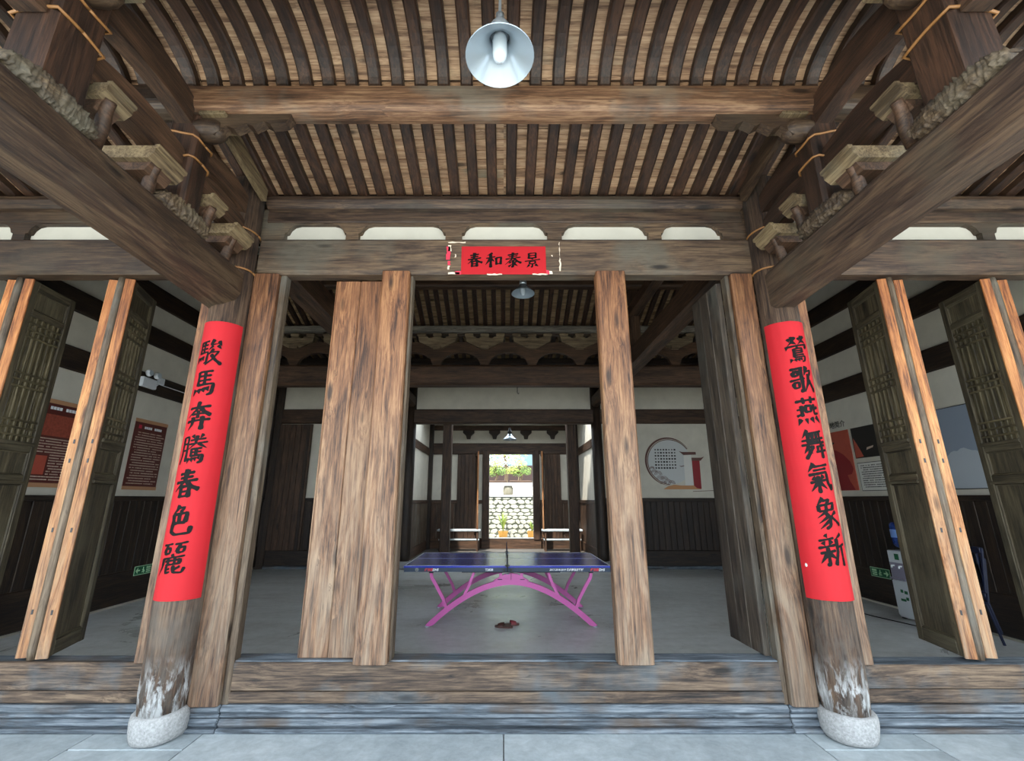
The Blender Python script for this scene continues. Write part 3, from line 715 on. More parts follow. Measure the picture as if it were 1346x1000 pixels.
# right: faces towards the centre are seen; leaf runs from the hinge into the hall
place_leaf(3.53, 3.78, 79, 'latticed door leaf swung into the right bay, nearest to the right column', 1.05)
place_leaf(3.70, 3.80, 81, 'latticed door leaf folded behind the one nearest the right column')
place_leaf(4.49, 3.78, 79, 'latticed door leaf at the right edge of the picture, swung inwards', 1.08)
place_leaf(4.67, 3.80, 80, 'latticed door leaf folded behind the one at the right edge of the picture')
place_leaf(-3.49, 3.78, 107.5, 'latticed door leaf swung into the left bay, nearest to the left column', mirror=True)
place_leaf(-3.66, 3.80, 106, 'latticed door leaf folded behind the one nearest the left column', mirror=True)
place_leaf(-4.42, 3.78, 97, 'latticed door leaf at the left edge of the picture, swung inwards', mirror=True)
place_leaf(-4.60, 3.80, 98, 'latticed door leaf folded behind the one at the left edge of the picture', mirror=True)
for x, lab in ((3.585, 'right column pair'), (4.55, 'right edge pair'), (-3.555, 'left column pair'), (-4.50, 'left edge pair')):
    q = MB(); q.lathe([(.03, .44), (.036, .5), (.036, 3.52), (.03, 3.6)], x+(.0), 3.80, 12); o = q.obj('pivot_pole', M['plank_z'], smooth=True); tag(o, 'rounded grey pivot pole between the two leaves of the %s' % lab, 'pole')
# ================================================================== CALLIGRAPHY (brush strokes on a 100 x 100 cell, y down; t = tapering end)
CH = {
'春': 'h25,18 75,13|h28,31 72,27|h12,45 88,38|t51,3 46,40 12,72|h54,42 68,58 96,70|v36,58 36,93|v37,59 66,57 64,93|h39,75 62,74|h38,90 62,89',
'色': 't45,4 38,18 24,30|h42,12 64,10 52,26|v28,32 31,62|v30,32 75,28 71,57|v50,32 50,56|h31,60 72,57|v29,60 26,84 42,94 88,92 91,72',
'麗': 'h10,10 45,7|t28,10 12,30|v20,21 40,20 37,36 20,36 20,22|h54,9 92,5|t72,9 56,30|v64,20 86,18 82,34 64,35 64,21|v50,38 52,46|h18,51 88,46|t19,51 16,78 3,98|v38,51 38,68|v60,50 60,67|h28,59 78,55 74,68|h30,70 76,67|v34,74 34,94 47,91|h46,81 35,84|v58,74 60,93 86,96 92,82|h78,77 62,85',
'馬': 'v26,8 26,58|h26,9 78,6|v52,8 52,56|h27,25 74,22|h27,41 74,38|h26,57 86,52 82,88 68,92|t18,72 10,92|t34,71 38,86|t50,68 56,82|t64,66 71,78',
'駿': 'v12,10 11,54|h12,11 44,8|v27,10 27,52|h12,24 42,22|h12,38 42,36|h10,53 46,49 43,88 34,90|t8,68 2,88|t17,67 18,82|t26,65 29,80|t64,4 54,24 84,18|t82,10 92,26|t62,28 48,42|t80,26 92,38|t66,40 48,62|h60,52 86,48 66,78 42,96|h60,60 76,80 99,97',
'奔': 'h12,24 90,18|t50,2 44,28 8,54|h56,22 72,38 94,50|h26,46 76,42|v50,34 50,58|h6,70 94,64|t34,56 32,80 18,98|v68,54 68,99',
'騰': 'v12,10 12,70 2,96|v12,10 33,8 31,90|h14,32 29,31|h14,54 29,53|t48,4 54,15|t82,2 74,14|h42,21 92,16|h38,34 99,28|t64,6 60,32 36,52|t70,32 98,48|v50,50 50,74|h50,51 84,48|v67,50 67,72|h50,62 82,60|h50,74 90,71 87,94 76,97|t44,82 40,96|t54,81 57,93|t65,80 68,91|t76,78 80,86',
'鶯': 't18,8 22,20|t44,4 37,18|t32,2 30,22 14,34|t32,20 46,30|t58,8 62,18|t84,2 77,16|t71,1 70,20 54,32|t72,18 88,28|t10,38 7,50|h10,39 92,34 84,48|t50,40 43,47|v34,48 34,78|h34,49 68,46 67,62|h35,56 66,55|h35,64 67,62|h34,72 74,70|h34,80 79,77 75,95 64,97|t22,86 17,97|t36,86 39,95|t48,85 52,94|t58,84 63,92',
'歌': 'h8,10 54,7|v16,20 34,19 33,34 17,34 16,21|v46,10 46,46|h3,51 57,46|v14,60 34,58 33,78 16,78 14,61|v47,50 47,93 37,88|t71,4 58,34|h66,22 93,17 84,34|t77,32 72,62 52,94|h76,54 99,95',
'燕': 'h8,14 92,9|v34,2 36,22|v66,0 64,22|v38,32 62,31 60,52 40,52 38,33|v26,30 26,66|h10,43 26,41|t8,64 28,57|v74,28 74,62 92,60|t92,38 76,46|t18,76 8,95|t38,76 41,93|t58,74 65,91|t78,72 95,93',
'舞': 't30,2 12,26|h26,14 86,9|h8,37 94,32|v30,16 30,46|v45,14 45,46|v60,13 60,46|v74,12 74,46|h6,52 96,46|t30,55 12,78|h28,61 46,58 16,97|t27,71 38,80|h56,61 93,57|v60,60 60,77|h52,78 98,74|v78,50 78,99',
'氣': 't32,2 12,27|h30,13 86,9|h28,25 78,21|h12,38 76,33 78,70 93,93 99,76|t24,48 33,57|t60,44 50,55|h14,63 68,58|v41,44 41,97|t38,64 14,90|t44,64 68,86',
'象': 't42,2 22,22|h40,11 66,7 52,21|v24,25 25,42|h25,25 80,20 74,40|v50,24 50,40|h25,43 76,39|t52,42 18,62|v46,50 60,66 57,90 41,97|t54,60 20,79|t56,72 22,96|t84,48 62,62|h62,60 98,91',
'新': 't30,2 35,12|h8,19 56,14|t20,24 24,34|t46,21 38,34|h4,41 60,35|h8,57 56,52|v32,42 32,95 24,90|t28,60 6,86|t36,60 56,77|t88,5 64,18|v66,18 66,56 52,94|h66,43 99,37|v84,42 84,99',
'和': 't42,3 12,17|h6,35 58,28|v32,14 32,96|t30,38 2,76|t34,40 54,59|v64,36 66,80|v64,37 94,34 90,80|h66,77 90,75',
'泰': 'h20,15 80,10|h26,27 76,23|h6,41 94,34|t50,1 44,42 4,76|h56,38 74,58 98,72|v50,50 50,95 41,90|t30,62 37,69|t24,90 44,76|t72,58 57,70|t56,73 76,90',
'景': 'v30,4 30,38|v31,5 72,3 70,38|h32,20 70,19|h32,36 70,35|t50,38 53,47|h6,55 96,48|v34,59 34,74|v34,59 68,57 66,73|h34,74 66,73|v50,74 50,97 42,93|t32,80 16,96|t68,80 84,93',
}
def strokes(ch):
    for s in CH[ch].split('|'):
        yield s[0], [tuple(float(v) for v in p.split(',')) for p in s[1:].split()]
def glyph(q, ch, mp, wd=8.5, seed=1):
    """adds the brush strokes of a character; mp maps (u, v) in 0..1 cell units (v up) to a 3d point"""
    rnd = random.Random(ord(ch)+seed)
    dense = len(CH[ch].split('|')); wd = wd*(1.12 if dense < 11 else .84 if dense > 15 else .98)
    for li, (kind, pts) in enumerate(strokes(ch)):
        P = []
        for (a, b), (c, d) in zip(pts, pts[1:]):
            n = max(2, int(math.hypot(c-a, d-b)/5))
            for i in range(n): P.append((a+(c-a)*i/n, b+(d-b)*i/n))
        P.append(pts[-1]); 
        for _ in range(1):
            P = [P[0]]+[((a[0]+2*b[0]+c[0])/4, (a[1]+2*b[1]+c[1])/4) for a, b, c in zip(P, P[1:], P[2:])]+[P[-1]]
        N = len(q.v); m = len(P); ww = wd*rnd.uniform(.85, 1.15); ed = []
        for i, p in enumerate(P):
            a = P[max(0, i-1)]; b = P[min(m-1, i+1)]; tx, ty = b[0]-a[0], b[1]-a[1]; L = math.hypot(tx, ty) or 1
            # a flat brush held at a slant: strokes running with the nib are thinner
            ang = abs(math.sin(math.atan2(ty, tx)-math.radians(-12)))
            f = i/(m-1); k = (.55+.5*ang)*(1.12-.35*math.sin(PI*f))
            if i == 0 : k *= .8
            if kind == 't': k = (.62+.45*ang)*(1.15-.95*f**1.3)
            elif i == m-1: k *= .8
            wv = ww*k*.5*rnd.uniform(.9, 1.1)
            ed.append(((p[0]-ty/L*wv, p[1]+tx/L*wv), (p[0]+ty/L*wv, p[1]-tx/L*wv)))
        t0 = (P[0][0]-(P[1][0]-P[0][0])*.4, P[0][1]-(P[1][1]-P[0][1])*.4); t1 = (P[-1][0]+(P[-1][0]-P[-2][0])*.5, P[-1][1]+(P[-1][1]-P[-2][1])*.5)
        dl = li*.0001
        for a, b in ed:
            for k in (0, .5, 1): q.v.append(mp((a[0]+(b[0]-a[0])*k)/100, 1-(a[1]+(b[1]-a[1])*k)/100, dl))
        for i in range(m-1):
            for k in (0, 1): q.f.append((N+3*i+k, N+3*i+k+1, N+3*i+4+k, N+3*i+3+k))
        n0 = len(q.v); q.v.append(mp(t0[0]/100, 1-t0[1]/100, dl)); q.v.append(mp(t1[0]/100, 1-t1[1]/100, dl))
        q.f += [(N, N+1, n0), (N+1, N+2, n0), (N+3*m-3, N+3*m-2, n0+1), (N+3*m-2, N+3*m-1, n0+1)]
# couplets wrapped round the front columns
for s, txt, lab in ((-1, '駿馬奔騰春色麗', 'red paper couplet with black brush characters wrapped round the left column'), (1, '鶯歌燕舞氣象新', 'red paper couplet with black brush characters wrapped round the right column')):
    cx, cy, R = 2.42*s, 3.66, .1635
    t = thing('couplet', lab, 'banner', (cx, cy-R, .905), 'red couplets on the front columns')
    q = MB(); na, nz = 40, 60; z0, z1 = .90, 3.05; ha = math.radians(84)
    def cr(z): return R*1.0 if z < 1 else R-(z-1)*.0035
    for j in range(nz+1):
        z = z0+(z1-z0)*j/nz
        for i in range(na+1):
            a = -ha+2*ha*i/na
            wr_ = mnoise.noise(Vector((a*3.2*s+z*1.3, z*2.6, 3*s)))*.0042*(1 if s > 0 else .45)*(1.3-abs(a))+mnoise.noise(Vector((a*9, z*3, 9)))*.0012
            r = cr(z)+.002+max(-.001, wr_); q.v.append((cx+r*math.sin(a), cy-r*math.cos(a), z))
    for j in range(nz):
        for i in range(na):
            n = j*(na+1)+i; q.f.append((n, n+1, n+na+2, n+na+1))
    q.obj('paper', M['paper'], t, smooth=True)
    cs = .205; zc = 2.775; pitch = (2.775-1.19)/6
    if s > 0: zc = 2.80; pitch = (2.80-1.245)/6
    for k, ch in enumerate(txt):
        zz = zc-k*pitch
        def mp(u, v, d, zz=zz):
            a = (u-.5)*cs/R; z = zz+(v-.5)*cs*1.12+(u-.5)*cs*.10; 
            wr_ = max(-.001, mnoise.noise(Vector((a*3.2*s+z*1.3, z*2.6, 3*s)))*.0042*(1 if s > 0 else .45)*(1.3-abs(a))+mnoise.noise(Vector((a*9, z*3, 9)))*.0012)
            r = cr(z)+.0036+wr_+d; return (cx+r*math.sin(a), cy-r*math.cos(a), z)
        q = MB(); glyph(q, ch, mp, 14.5); q.obj('brush_character', M['ink'], t)
for s, zz in ((1, 1.13), (-1, 2.0)):
    q = MB().lathe([(.001, -.004), (.014, 0), (.012, .004), (.001, .006)], 2.42*s-.155, 3.60, 10, 'x', zz) if s > 0 else None
    if q: q.obj('paper_pin', M['lime'], bpy.data.objects['couplet.001'] if 'couplet.001' in bpy.data.objects else None)
# horizontal scroll on the lintel
t = thing('horizontal_scroll', 'small red paper scroll with four brush characters on the lintel over the doors', 'banner', (-.0, 3.69, 3.64))
xa, _, za = atY(606, 360.5, 3.695); xb = atY(718, 360, 3.695)[0]; zb = atY(660, 324, 3.695)[2]
MB().box(xa, xb, 3.693, 3.698, za, zb).obj('paper', M['paper'], t)
for k, ch in enumerate('春和泰景'):
    c = xa+(xb-xa)*(.155+.228*k); cs = .155; zz = (za+zb)/2
    q = MB(); glyph(q, ch, lambda u, v, d: (c+(u-.5)*cs, 3.6915-d, zz+(v-.5)*cs*1.0+(u-.5)*cs*.08), 14); q.obj('brush_character', M['ink'], t)
# torn remains of an older scroll
def scrap(pts, mat, y=3.6925):
    q = MB(); q.prism(pts, 'y', y, y+.003); return q.obj('paper_scrap', M[mat], t)
rs = random.Random(4)
for (px0, px1, py0, py1, m) in ((587, 592, 324, 341, 'redscrap'), (589, 593, 322, 330, 'paper_faded'), (588, 592, 343, 348, 'redscrap'), (588, 591, 349, 354, 'paper_faded'), (589, 604, 357.5, 360.5, 'paper_faded'), (598, 606, 356, 360.5, 'redscrap'), (734.5, 736.5, 318, 340, 'paper_faded'), (735, 737.5, 340, 356, 'paper_faded'), (722, 726, 356, 360, 'paper_faded'), (718, 722, 355, 360.5, 'redscrap'), (598, 600, 334, 338, 'paper_faded'), (725, 727, 335, 337, 'paper_faded'), (589, 612, 317.8, 319, 'paper_faded'), (640, 660, 359.5, 361.3, 'paper_faded'), (700, 720, 359.5, 361.3, 'paper_faded')):
    a = atY(px0, py0, 3.6925); b = atY(px1, py1, 3.6925); n = max(2, int(max(b[0]-a[0], a[2]-b[2])/.02)); L = []; Rr = []
    if a[2]-b[2] > b[0]-a[0]:
        for i in range(n+1):
            z = b[2]+(a[2]-b[2])*i/n; L.append((a[0]+rs.uniform(-.004, .006), z)); Rr.append((b[0]+rs.uniform(-.006, .004), z))
    else:
        for i in range(n+1):
            x = a[0]+(b[0]-a[0])*i/n; L.append((x, b[2]+rs.uniform(-.003, .004))); Rr.append((x, a[2]+rs.uniform(-.005, .003)))
    scrap(L+Rr[::-1], m)
for px0, px1 in ((650, 666), (700, 706)):
    a = atY(px0, 314.5, 3.818); b = atY(px1, 318.5, 3.818); scrap([(a[0], b[2]), (b[0], b[2]), (b[0]-.01, a[2]), (a[0], a[2]-.004)], 'redscrap', 3.822)
# ================================================================== LAMPS
def lamp(x, y, zrim, R, ztop, label, rod=True, dark=False):
    t = thing('pendant_lamp', label, 'lamp', (x, y, zrim))
    m = 'alu' if not dark else 'black'
    q = MB(); k = R/.18
    q.lathe([(R, 0), (R+.003*k, .003), (R*.93, .022*k), (R*.60, .075*k), (R*.36, .115*k), (R*.30, .16*k), (R*.27, .16*k), (R*.33, .112*k), (R*.57, .070*k), (R*.90, .018*k), (R, 0)], x, y, 40, cz=zrim, cap=False); q.obj('shade', M['shade_in'] if not dark else M['alu'], t, smooth=True)
    q = MB(); q.lathe([(R*.32, .15*k), (R*.30, .21*k), (R*.2, .24*k), (R*.13, .27*k), (R*.13, .30*k), (.001, .30*k)], x, y, 20, cz=zrim); q.obj('socket', M[m], t, smooth=True)
    q = MB(); q.lathe([(.001, -.03*k), (R*.12, -.022*k), (R*.19, .0), (R*.215, .03*k), (R*.215, .12*k), (R*.2, .15*k)], x, y, 20, cz=zrim); q.obj('bulb', M['bulb'], t, smooth=True)
    q = MB(); q.tube([(x, y, zrim+.29*k), (x, y, ztop)], .008 if rod else .004, 8); q.obj('rod' if rod else 'cord', M['alu'] if rod else M['black'], t)
    return t
M['shade_in'] = plain('white_reflector', '9eabb5', .25, .3)
M['bulb'] = plain('frosted_bulb', 'bcc8d0', .25)
lx, ly, lz = atY(657, 76, 1.86)
lamp(lx, ly, lz, .180, 4.72, 'round metal lamp hanging on a rod from the porch ceiling, seen from below')
lx, ly, lz = atY(687.5, 386, 5.5)
lamp(lx, ly, lz, .155, 5.62, 'pendant lamp hanging inside the hall just below the front lintel', False)
lx, ly, lz = atY(670, 578, 12.6)
lamp(lx, ly, lz, .20, 4.3, 'small conical pendant lamp far back in the second room', False, True)
# hook under the hall beam
x, y, z = atY(680, 516, 9.0); q = MB(); q.tube([(x, y, 3.9), (x, y, z), (x+.02, y, z-.03), (x+.035, y, z)], .008, 6); o = q.obj('hook', M['black']); tag(o, 'small iron hook hanging from the broad cross beam of the hall', 'hook')
# ================================================================== TABLE TENNIS TABLE
M['tt_top'] = plain('table_top_blue', '2a3aa8', .24); M['tt_edge'] = plain('table_edge', '27384e', .45); M['tt_white'] = plain('white_line', 'dfe6ee', .4)
M['tt_leg'] = plain('pink_steel', 'cc68aa', .3); M['tt_leg2'] = plain('shaded_pink_steel', 'c45fb4', .32); M['tt_red'] = plain('logo_red', 'd63447', .5)
TX, TY0, TY1 = .05, 6.36, 7.885
t = thing('table_tennis_table', 'blue table tennis table on pink arched steel legs in the middle of the hall', 'table', (TX, (TY0+TY1)/2, 0))
xa, xb = TX-1.37, TX+1.37
for a, b in ((xa, TX-.004), (TX+.004, xb)):
    MB().box(a, b, TY0, TY1, .735, .76, .003).obj('tabletop', M['tt_top'], t)
MB().box(xa+.004, xb-.004, TY0+.002, TY0+.03, .683, .737, .002).obj('apron', M['tt_edge'], t)
MB().box(xa+.004, xb-.004, TY1-.03, TY1-.002, .683, .737, .002).obj('apron', M['tt_edge'], t)
for x in (xa+.004, xb-.034): MB().box(x, x+.03, TY0+.03, TY1-.03, .683, .737, .002).obj('apron', M['tt_edge'], t)
for x0, x1, y0, y1 in ((xa, xb, TY0, TY0+.02), (xa, xb, TY1-.02, TY1), (xa, xa+.02, TY0, TY1), (xb-.02, xb, TY0, TY1)):
    MB().box(x0, x1, y0, y1, .7595, .7612).obj('line', M['tt_white'], t)
MB().box(xa+.02, xb-.02, (TY0+TY1)/2-.0015, (TY0+TY1)/2+.0015, .7598, .7608).obj('line', M['tt_white'], t)
ax = TX+.05
def arch(y):
    g = []
    def az(x): return .545-.545*(abs(x)/1.10)**1.85
    P = [(x/20*1.10) for x in range(-20, 21)]
    q = MB(); N = 0; w2 = .035
    for i, x in enumerate(P):
        z = az(x); dz = (az(x+.01)-az(x-.01))/.02; L = math.hypot(1, dz); nx, nz = -dz/L, 1/L; hh = .034
        for yy in (y-w2/2*1.6, y+w2/2*1.6):
            for sgn in (1, -1): q.v.append((ax+x+nx*hh*sgn, yy, max(.012, z+nz*hh*sgn)))
    for i in range(len(P)-1):
        a = i*4; b = a+4
        q.f += [(a, b, b+1, a+1), (a+2, a+3, b+3, b+2), (a, a+2, b+2, b), (a+1, b+1, b+3, a+3)]
    q.f += [(0, 1, 3, 2), (len(P)*4-4, len(P)*4-2, len(P)*4-1, len(P)*4-3)]
    o = q.obj('arched_leg', M['tt_leg'], t)
    for s in (-1, 1):
        def barm(pts, wq=.02):
            q = MB(); pr = []
            for i, (x, z) in enumerate(pts):
                a = pts[max(0, i-1)]; b = pts[min(len(pts)-1, i+1)]; L = math.hypot(b[0]-a[0], b[1]-a[1]); nx, nz = -(b[1]-a[1])/L, (b[0]-a[0])/L
                pr.append(((x+nx*wq, z+nz*wq), (x-nx*wq, z-nz*wq)))
            poly = [p[0] for p in pr]+[p[1] for p in pr][::-1]
            q.prism([(ax+s*p[0], p[1]) for p in poly], 'y', y-.022, y+.022); return q.obj('strut', M['tt_leg'], o)
        barm([(1.07, .655), (1.06, .60), (.99, .49), (.90, .34), (.86, .235)])
        barm([(.50, .66), (.56, .50), (.64, .35)], .017)
        MB().box(ax+s*1.07-.03, ax+s*1.07+.03, y-.03, y+.03, .655, .685, .004).obj('rubber_pad', M['black'], o)
        MB().box(ax+s*.14-.02, ax+s*.14+.02, y-.02, y+.02, .57, .655, .004).obj('strut', M['tt_leg'], o)
        MB().box(ax+s*.14-.024, ax+s*.14+.024, y-.024, y+.024, .655, .685, .004).obj('rubber_pad', M['black'], o)
        MB().box(ax+s*.15-.03, ax+s*.15+.03, y-.031, y-.026, .572, .582).obj('slot', M['black'], o)
        q = MB().lathe([(.001, .001), (.03, .002), (.03, .012), (.001, .014)], ax+s*1.10, y, 12); q.obj('foot_pad', M['alu'], o)
    q = MB(); q.prism([(ax-.24, .56), (ax-.17, .60), (ax-.08, .645), (ax, .655), (ax+.08, .645), (ax+.17, .60), (ax+.24, .56), (ax, .54)], 'y', y-.026, y+.026); q.obj('crest_plate', M['tt_leg'], o)
    MB().box(ax-.004, ax+.004, y-.028, y-.025, .57, .65).obj('slot', M['black'], o)
arch(6.48); arch(7.55)
MB().box(ax-.66, ax+.66, 6.46, 7.58, .66, .684, .004).obj('underframe', M['black'], t)
def text_mesh(body, size, mat, name, parent, fn, bold=0.0, align='CENTER', shear=0, ext=.0):
    cu = bpy.data.curves.new('txt', 'FONT'); cu.body = body; cu.size = size; cu.align_x = align; cu.align_y = 'CENTER'; cu.offset = bold; cu.shear = shear; cu.resolution_u = 3; cu.extrude = ext
    ob = bpy.data.objects.new('txt', cu); C.objects.link(ob)
    dg = bpy.context.evaluated_depsgraph_get(); me = bpy.data.meshes.new_from_object(ob.evaluated_get(dg))
    bpy.data.objects.remove(ob); bpy.data.curves.remove(cu)
    q = MB(); q.v = [fn(v.co.x, v.co.y, v.co.z) for v in me.vertices]; q.f = [tuple(p.vertices) for p in me.polygons]
    bpy.data.meshes.remove(me)
    if not q.v: return None
    return q.obj(name, mat, parent)
def ontable(x0, z0=.710): return lambda x, y, z: (x0+x, TY0-.0005-z, z0+y)
M['print_white'] = plain('white_print', 'e8ecf0', .5)
yb = TY0
def tpx(px): return atY(px, 748, TY0)[0]
q = MB().lathe([(.016, -.001), (.021, -.001), (.021, .001), (.016, .001), (.016, -.001)], tpx(548), TY0, 20, 'y', .710); q.obj('logo_ring', M['print_white'], t)
text_mesh('S', .03, M['print_white'], 'logo', t, ontable(tpx(548)), .0006)
for px0, px1 in ((557, 575),):
    text_mesh('红双喜', .036, M['tt_red'], 'logo', t, ontable(tpx(558), .709), .0012, 'LEFT', .3)
    text_mesh('DHS', .040, M['print_white'], 'logo', t, ontable(tpx(568.5), .709), .0014, 'LEFT', .25)
text_mesh('T2828', .040, M['print_white'], 'lettering', t, ontable(tpx(643), .709), .001)
text_mesh('2017-2018-2019 世乒赛指定器材', .032, M['print_white'], 'lettering', t, ontable(tpx(744.5), .709), .0008, 'CENTER', .2)
text_mesh('红双喜', .036, M['tt_red'], 'logo', t, ontable(tpx(776), .709), .0012, 'LEFT', .3)
text_mesh('DHS', .040, M['print_white'], 'logo', t, ontable(tpx(787), .709), .0014, 'LEFT', .25)
# net
M['net'] = plain('net_mesh', '2c3f86', .8)
n = thing('net', 'dark blue table tennis net clamped across the middle of the table', 'net', (TX, (TY0+TY1)/2, .76))
q = MB()
for k in range(80): y = TY0-.12+(TY1-TY0+.24)*k/79; q.box(TX-.001, TX+.001, y-.0012, y+.0012, .768, .905)
for k in range(9): z = .775+.015*k; q.box(TX-.001, TX+.001, TY0-.12, TY1+.12, z-.001, z+.001)
o = q.obj('mesh', M['net'], n); o['kind'] = 'stuff'
MB().box(TX-.004, TX+.004, TY0-.12, TY1+.12, .900, .914, .001).obj('top_tape', M['net'], n)
MB().box(TX-.0015, TX+.0015, TY0-.12, TY1+.12, .770, .898).obj('lower_cloth', M['net'], n)
for y in (TY0-.12, TY1+.12):
    q = MB(); q.tube([(TX, y, .70), (TX, y, .915)], .008, 8); q.obj('post', M['black'], n)
    MB().box(TX-.03, TX+.03, min(y, y+.14*(1 if y < 7 else -1)), max(y, y+.14*(1 if y < 7 else -1)), .762, .772, .003).obj('clamp', M['black'], n)
    q = MB().lathe([(.001, 0), (.02, .002), (.02, .01), (.001, .012)], TX, y, 12, cz=.67); q.obj('knob', M['alu'], n)
    for s in (-1, 1): MB().box(TX+s*.045-.014, TX+s*.045+.014, y-.012 if y < 7 else y-.01, y+.012, .705, .735, .004).obj('clamp_wing', M['black'], n)
# slippers on the floor
M['slip'] = plain('slipper_brown', '4a2a22', .5); M['slip2'] = plain('slipper_red', '7c2f34', .5)
def slipper(x, y, rot, label, m):
    t = thing('slipper', label, 'slipper', (0, 0, 0)); q = MB(); n = 20; pr = []
    for i in range(n):
        a = 2*PI*i/n; pr.append((.12*math.cos(a), .045*math.sin(a)*(1+.2*math.cos(a))))
    q.prism(pr, 'z', 0, .022); q.obj('sole', M['slip'], t)
    q = MB(); N = 9
    for j, xx in enumerate((-.0, .035, .075)):
        for i in range(N):
            a = PI*i/(N-1); q.v.append((xx, .048*math.cos(a)*(1 if j < 2 else .9), .015+.05*math.sin(a)*(1, .9, .6)[j]))
    for j in range(2):
        for i in range(N-1): q.f.append((j*N+i, j*N+i+1, (j+1)*N+i+1, (j+1)*N+i))
    q.obj('strap', M[m], t); t.location = (x, y, 0); t.rotation_euler = (0, 0, rot)
sx_, sy_, _ = atY(662, 822, 6.47); slipper(sx_, 6.45, 2.9, 'dark brown slipper on the floor under the table, left one of the pair', 'slip')
slipper(sx_+.09, 6.56, .2, 'reddish slipper on the floor under the table, right one of the pair', 'slip2')
# ================================================================== WALL HANGINGS
M['maroon'] = plain('maroon_print', '5c2620', .5, 0, .1, 8); M['tanstrip'] = plain('tan_print', 'b98b66', .5); M['paleprint'] = plain('pale_print', 'cdb8a6', .5)
M['darkred'] = plain('dark_red_print', '8c1a22', .5); M['photo_red'] = plain('orange_print', '9c4a38', .5, 0, .35, 30)
M['blacktext'] = plain('black_print', '1c1a18', .5); M['cream'] = plain('cream_board', 'd9d8d0', .45); M['salmon'] = plain('salmon_print', 'b5523f', .5, 0, .1, 10)
def wallpiece(s, name, parent, mat, y0, y1, z0, z1, lift, th=.002):
    X = 6.0*s; a, b = sorted((X-s*lift, X-s*(lift+th)))
    return MB().box(a, b, y0, y1, z0, z1).obj(name, M[mat], parent)
def textrows(s, parent, mat, y0, y1, z0, z1, rows, lift, cs=.018, seed=1, ragged=.2, skip=None):
    """tiny illegible print: rows of small marks"""
    r = random.Random(seed); q = MB(); X = 6.0*s; a, b = sorted((X-s*lift, X-s*(lift+.001)))
    for k in range(rows):
        z = z1-(z1-z0)*(k+.5)/rows; y = y0+r.choice((0, 0, cs*2)); ye = y1-(r.random()*ragged*(y1-y0) if r.random() < .4 else 0)
        while y < ye:
            w_ = cs*r.uniform(.55, .85)
            if not (skip and skip(y, z)) and r.random() > .06: q.box(a, b, y, y+w_, z-cs*.35, z+cs*.35)
            y += cs
    o = q.obj('small_print', M[mat], parent); o['kind'] = 'stuff'; return o
def scroll(y0, y1, label, pic=None, seed=1):
    s = -1; z0, z1 = 1.76, 2.90
    t = thing('wall_scroll', label, 'poster', (-5.98, (y0+y1)/2, z0))
    wallpiece(s, 'sheet', t, 'maroon', y0, y1, z0, z1, .0, .008)
    for a, b in ((z0, z0+.055), (z1-.055, z1)): wallpiece(s, 'tan_border', t, 'tanstrip', y0-.005, y1+.005, a, b, .006, .006)
    if pic == 'top':
        wallpiece(s, 'photo', t, 'photo_red', y0+.1, y1-.05, 2.42, 2.70, .008)
        wallpiece(s, 'figure', t, 'salmon', y0+.14, y0+.32, 1.92, 2.16, .008)
        skip = lambda y, z: (z > 2.40) or (y < y0+.34 and 1.9 < z < 2.18)
    else:
        wallpiece(s, 'seal', t, 'redscrap', y0+.08, y0+.14, 2.74, 2.80, .008)
        skip = lambda y, z: False
    r = random.Random(seed); q = MB(); y = y0+.2
    for k in range(8):
        if k == 4: y += .05
        q.box(-5.99, -5.988, y, y+.035, 2.745 if pic is None else 2.765, 2.785 if pic is None else 2.805); y += .042
    q.obj('title', M['print_white'], t)
    textrows(s, t, 'paleprint', y0+.05, y1-.05, 1.84, 2.70 if pic is None else 2.40, 21 if pic is None else 16, .008, .020, seed, skip=skip)
    return t
scroll(5.62, 6.45, 'maroon wall scroll with a picture near its top, leftmost on the left wall', 'top', 3)
scroll(7.23, 7.93, 'maroon wall scroll full of small print, middle one on the left wall', None, 5)
scroll(8.28, 8.95, 'maroon wall scroll mostly hidden behind the left column jamb', None, 8)
# right wall: title, portrait panel, dark photo, caption board
t = thing('portrait_panel', 'red portrait poster of a person in a dark red robe on the right wall', 'poster', (5.98, 8.2, 1.76))
wallpiece(1, 'sheet', t, 'salmon', 7.77, 8.62, 1.76, 2.79, 0, .01)
def onwall(y0): return lambda x, y, z: (5.985-z, y0-x, y)
def wallpoly(parent, name, mat, pts, lift, s=1, th=.002):
    X = 6.0*s; a, b = sorted((X-s*lift, X-s*(lift+th))); q = MB().prism(pts, 'x', a, b); return q.obj(name, M[mat], parent)
wallpoly(t, 'robe', 'darkred', [(8.60, 1.765), (7.84, 1.765), (7.93, 1.92), (7.96, 2.02), (7.86, 2.03), (7.80, 2.12), (7.84, 2.24), (7.98, 2.38), (8.12, 2.46), (8.30, 2.50), (8.60, 2.50)], .010)
wallpoly(t, 'hat', 'blacktext', [(8.55, 2.52), (8.20, 2.55), (8.13, 2.60), (8.24, 2.63), (8.30, 2.78), (8.55, 2.78)], .012)
wallpoly(t, 'face', 'tanstrip', [(8.50, 2.42), (8.28, 2.46), (8.24, 2.56), (8.50, 2.60)], .013)
wallpoly(t, 'seal_print', 'paleprint', [(8.5, 2.10), (8.2, 2.12), (8.18, 2.20), (8.30, 2.34), (8.5, 2.36)], .012)
t = thing('wall_lettering', 'black lettering above the red portrait poster on the right wall', 'lettering', (5.99, 8.1, 2.84))
text_mesh('雕塑基地简介', .125, M['blacktext'], 'characters', t, lambda x, y, z: (5.992-z, 7.80-x, 2.90+y), .002, 'RIGHT')
t = thing('photo_panel', 'dark photograph beside the red portrait poster on the right wall', 'picture', (5.98, 7.4, 2.29))
